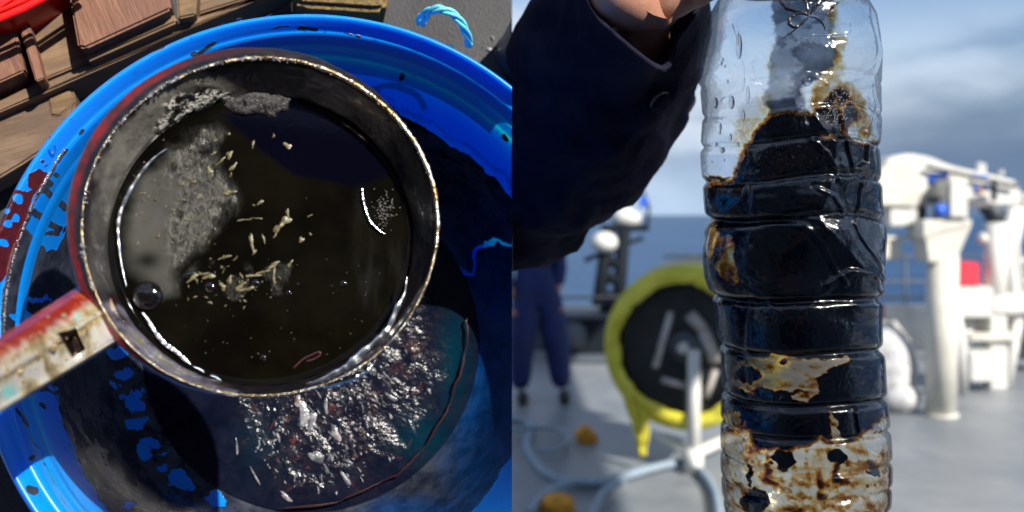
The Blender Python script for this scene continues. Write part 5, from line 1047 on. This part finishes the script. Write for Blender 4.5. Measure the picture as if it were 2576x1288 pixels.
# ---- arm and hand
hb = W(1700, -60, .60); prs = props(empty('person', hb), 'raised arm in a dark navy jacket, bare hand gripping the bottle by its neck', 'person')
H = []; E = []; RD = []
def hv(X_, Y_, d_, r_, link=None):
    H.append(W(X_, Y_, d_)); RD.append(r_)
    if link is not None: E.append((link, len(H) - 1))
    return len(H) - 1
wr0 = hv(1655, 70, .625, (.026, .022)); f0 = hv(1560, 250, .69, (.032, .028), wr0); f1_ = hv(1400, 420, .78, (.045, .04), f0); h1 = hv(1570, -18, .578, (.024, .024), wr0); h2 = hv(1500, -55, .58, (.020, .020), h1)
p1 = hv(1640, 0, .582, (.022, .024), wr0); p2 = hv(1690, -50, .590, (.026, .032), p1); p3 = hv(1790, -100, .580, (.020, .028), p2)
# fingers wrap in front of the neck, little finger lowest
for k_, (yy, r_) in enumerate([(-34, .0085), (-100, .0098), (-170, .0100), (-235, .0092)]):
    a = hv(1835, yy - 4, .560, r_ * 1.08, p3 if k_ < 3 else p3); b_ = hv(1930, yy, .540, r_, a); c_ = hv(2030, yy + 4, .540, r_ * .93, b_); hv(2085, yy + 8, .556, r_ * .82, c_)
t1 = hv(1720, -170, .615, .017, p2); t2_ = hv(1830, -230, .635, .012, t1); hv(1950, -240, .635, .0105, t2_)
hand = skin_obj('body', H, E, RD, m_skin, prs, hb, 2)
tx = bpy.data.textures.new('skin_folds', 'CLOUDS'); tx.noise_scale = .02; dp_ = hand.modifiers.new('folds', 'DISPLACE'); dp_.texture = tx; dp_.strength = .002
# sleeve: loft of rings given by picture position, depth and radius
m_navy, n, o = material('navy_cloth'); c = n.coord(); nn = n.noise(c, 25, 5, .6, .5); wvv = n.noise(c, 900, 2)
p = principled(n, o, n.mix(n.smooth(nn, .35, .7), (.004, .0055, .020), (.018, .017, .034)), .85, 0, n.bump(n.math('ADD', n.noise(c, 22, 4, .5, .6), n.math('MULTIPLY', wvv, .1)), .9, .014), spec=.12)
front = [(1430, -150), (1450, -60), (1475, 0), (1500, 45), (1545, 88), (1600, 135), (1650, 172), (1683, 182), (1696, 150), (1702, 110), (1735, 62), (1768, 5), (1785, -60)]
fd = [.60, .585, .575, .572, .572, .575, .578, .582, .586, .59, .60, .61, .625]
back = [(1770, -140), (1720, -190), (1600, -210), (1500, -210)]; bd = [.65, .67, .67, .64]
cuff = [W(x_, y_, d_) for (x_, y_), d_ in zip(front + back, fd + bd)]
cf = smooth_path([tuple(v_) for v_ in cuff] + [tuple(cuff[0])], 97)[:-1]
ctr = [(1550, -20, .66, 243), (1532, 90, .68, 240), (1524, 200, .70, 228), (1490, 290, .72, 216), (1400, 372, .74, 200), (1320, 436, .765, 200), (1215, 485, .79, 212), (1100, 515, .82, 205), (1000, 560, .86, 190), (900, 580, .92, 170)]
CT = smooth_path(ctr, 90); rows = []
ang0 = None
for i in range(90):
    X_, Y_, d_, rp = CT[i]; c0 = np.array(W(X_, Y_, d_)); j = min(i + 1, 89); j0 = max(i - 1, 0)
    t_ = np.array(W(*CT[j][:3])) - np.array(W(*CT[j0][:3])); t_ /= np.linalg.norm(t_)
    if i == 0: t_ = np.array([-.1, .3, -1]); t_ /= np.linalg.norm(t_)
    u_ = np.array([1., 0, 0]) - t_ * t_[0]; u_ /= np.linalg.norm(u_); v_ = np.cross(t_, u_)
    rows.append((c0, u_, v_, rp / F * d_))
RW = np.zeros((90 + 14, 96, 3))
base_ang = np.linspace(0, 2 * np.pi, 97)[:-1]
c0, u_, v_, r0 = rows[0]
# order cuff points by angle in ring-0 frame
ca = np.arctan2((cf - c0) @ v_, (cf - c0) @ u_); od = np.argsort(ca); cfs = cf[od]; cas = ca[od]
tgt = (base_ang + np.pi) % (2 * np.pi) - np.pi
cuff_i = np.stack([np.interp(tgt, cas, cfs[:, k_], period=2 * np.pi) for k_ in range(3)], -1)
for i in range(90):
    c0, u_, v_, r0 = rows[i]; fo = 1 + .05 * np.sin(base_ang * 2 + i * .13) * min(1, i / 12); crc = c0 + r0 * fo[:, None] * (np.cos(base_ang)[:, None] * u_ + np.sin(base_ang)[:, None] * v_)
    q = sstep(np.array(i / 14.), 0, 1); RW[14 + i] = cuff_i * (1 - q) + crc * q
ccn = cuff_i.mean(0)
for i in range(14):                 # the inside of the cuff turns back down into the sleeve
    q = 1 - i / 14.; inn_ = RW[14 + min(int(q * 20), 30)]; cen = inn_.mean(0); RW[i] = (inn_ * .0 + (RW[14] * (1 - q) + inn_ * q)) ; cen = RW[i].mean(0); RW[i] = cen + (RW[i] - cen) * (.965 - .03 * q)
fl_ = RW.reshape(-1, 3); nv_ = fbm(fl_, 26, 3, 33) - .5; ctrs = RW.mean(1, keepdims=True); dv_ = RW - ctrs; dv_ /= np.linalg.norm(dv_, axis=-1, keepdims=True)
amp_ = np.concatenate([np.zeros(16), np.linspace(0, 1, 20), np.ones(104 - 36)])[:, None, None]
ii = np.arange(104)[:, None]; jj = base_ang[None, :]
fold = (1 - np.abs(np.sin(ii * .16 + 1.1 * np.sin(jj * 2 + .6) + jj * 1.0))) ** 2 * .5 + (1 - np.abs(np.sin(ii * .09 - jj * 1.5 + 2))) ** 3 * .6
RW = RW + dv_ * (nv_.reshape(104, 96, 1) * .030 + fold[..., None] * .007) * amp_
me = grid_mesh('sleeve', RW - np.array(hb)); sl_ = link_mesh('sleeve', me, m_navy, prs, Matrix.Translation(hb))
# snap fastener on the sleeve
m_snap = simple('metal_snap', (.12, .12, .11), .35, .6)
sx_, sy_ = proj(RW.reshape(-1, 3)); j = np.argmin((sx_ - 1665) ** 2 + (sy_ - 268) ** 2 + (RW.reshape(-1, 3)[:, 1] - .6) * 2000); ps = Vector(RW.reshape(-1, 3)[j]); nd = Vector(dv_.reshape(-1, 3)[j])
uu = nd.cross(Vector((0, 0, 1))).normalized(); v2 = uu.cross(nd)
MB().tube([ps + nd * .001 + uu * math.cos(a) * .0085 + v2 * math.sin(a) * .0085 for a in np.linspace(-.4, 1.9, 20)], [.0002 + .0009 * math.sin(math.pi * q_ / 19) for q_ in range(20)], 8).build('snap_button', m_snap, sl_, ps)  # only the arc of the snap's ring that catches light is built
MB().sphere(ps, .0075, 18, 8, (1, 1, .3), Matrix((uu, v2, nd)).transposed()).build('snap_button', m_navy, sl_, ps)

# ---- behind the camera: the photographer and the ship's deckhouse (added to darken reflections in the wet oil and plastic)
m_house = simple('deckhouse_paint', (.22, .23, .24), .6, 0, .15, 2); m_glass = simple('dark_window_glass', (.01, .012, .015), .1)
hb0 = Vector((0, -4.0, 0)); dh = props(empty('deckhouse', hb0), 'grey deckhouse wall of the ship with dark windows, added behind the camera to darken reflections', 'deckhouse', kind='structure')
MB().box((0, -4.6, 2.1), (15, 1.2, 4.2)).build('wall', m_house, dh, hb0, bevel=.02)
for k_ in range(6): MB().box((-6 + k_ * 2.4, -3.99, 2.6), (1.1, .04, .8)).build('window', m_glass, dh, hb0, bevel=.01)
pf = Vector((-.12, -.48, 0)); ph_ = props(empty('person', pf), 'photographer in a dark jacket standing close behind the camera', 'person')
vt = [(-.12, -.48, .95), (-.12, -.48, 1.2), (-.12, -.46, 1.42), (-.12, -.44, 1.54), (-.12, -.40, 1.66), (-.32, -.44, 1.40), (-.30, -.30, 1.20), (-.14, -.16, 1.50), (.08, -.44, 1.40), (.16, -.30, 1.20), (.10, -.16, 1.50), (-.22, -.50, .5), (-.24, -.50, .08), (-.02, -.50, .5), (0, -.50, .08)]
ed = [(0, 1), (1, 2), (2, 3), (3, 4), (2, 5), (5, 6), (6, 7), (2, 8), (8, 9), (9, 10), (0, 11), (11, 12), (0, 13), (13, 14)]
skin_obj('body', vt, ed, [.13, .13, .14, .06, .10, .06, .045, .03, .06, .045, .03, .08, .05, .08, .05], m_skin, ph_, pf)
vt2 = vt[:3] + vt[5:7] + [(-.17, -.20, 1.43)] + vt[8:10] + [(.12, -.20, 1.43)] + vt[11:]
ed2 = [(0, 1), (1, 2), (2, 3), (3, 4), (4, 5), (2, 6), (6, 7), (7, 8), (0, 9), (9, 10), (0, 11), (11, 12)]
skin_obj('jacket', vt2, ed2, [.18, .18, .19, .085, .065, .045, .085, .065, .045, .10, .075, .10, .075], m_navy, ph_, pf)
MB().sphere((-.12, -.42, 1.70), 1, 18, 10, (.10, .11, .11)).build('hair', m_hair, ph_, pf)
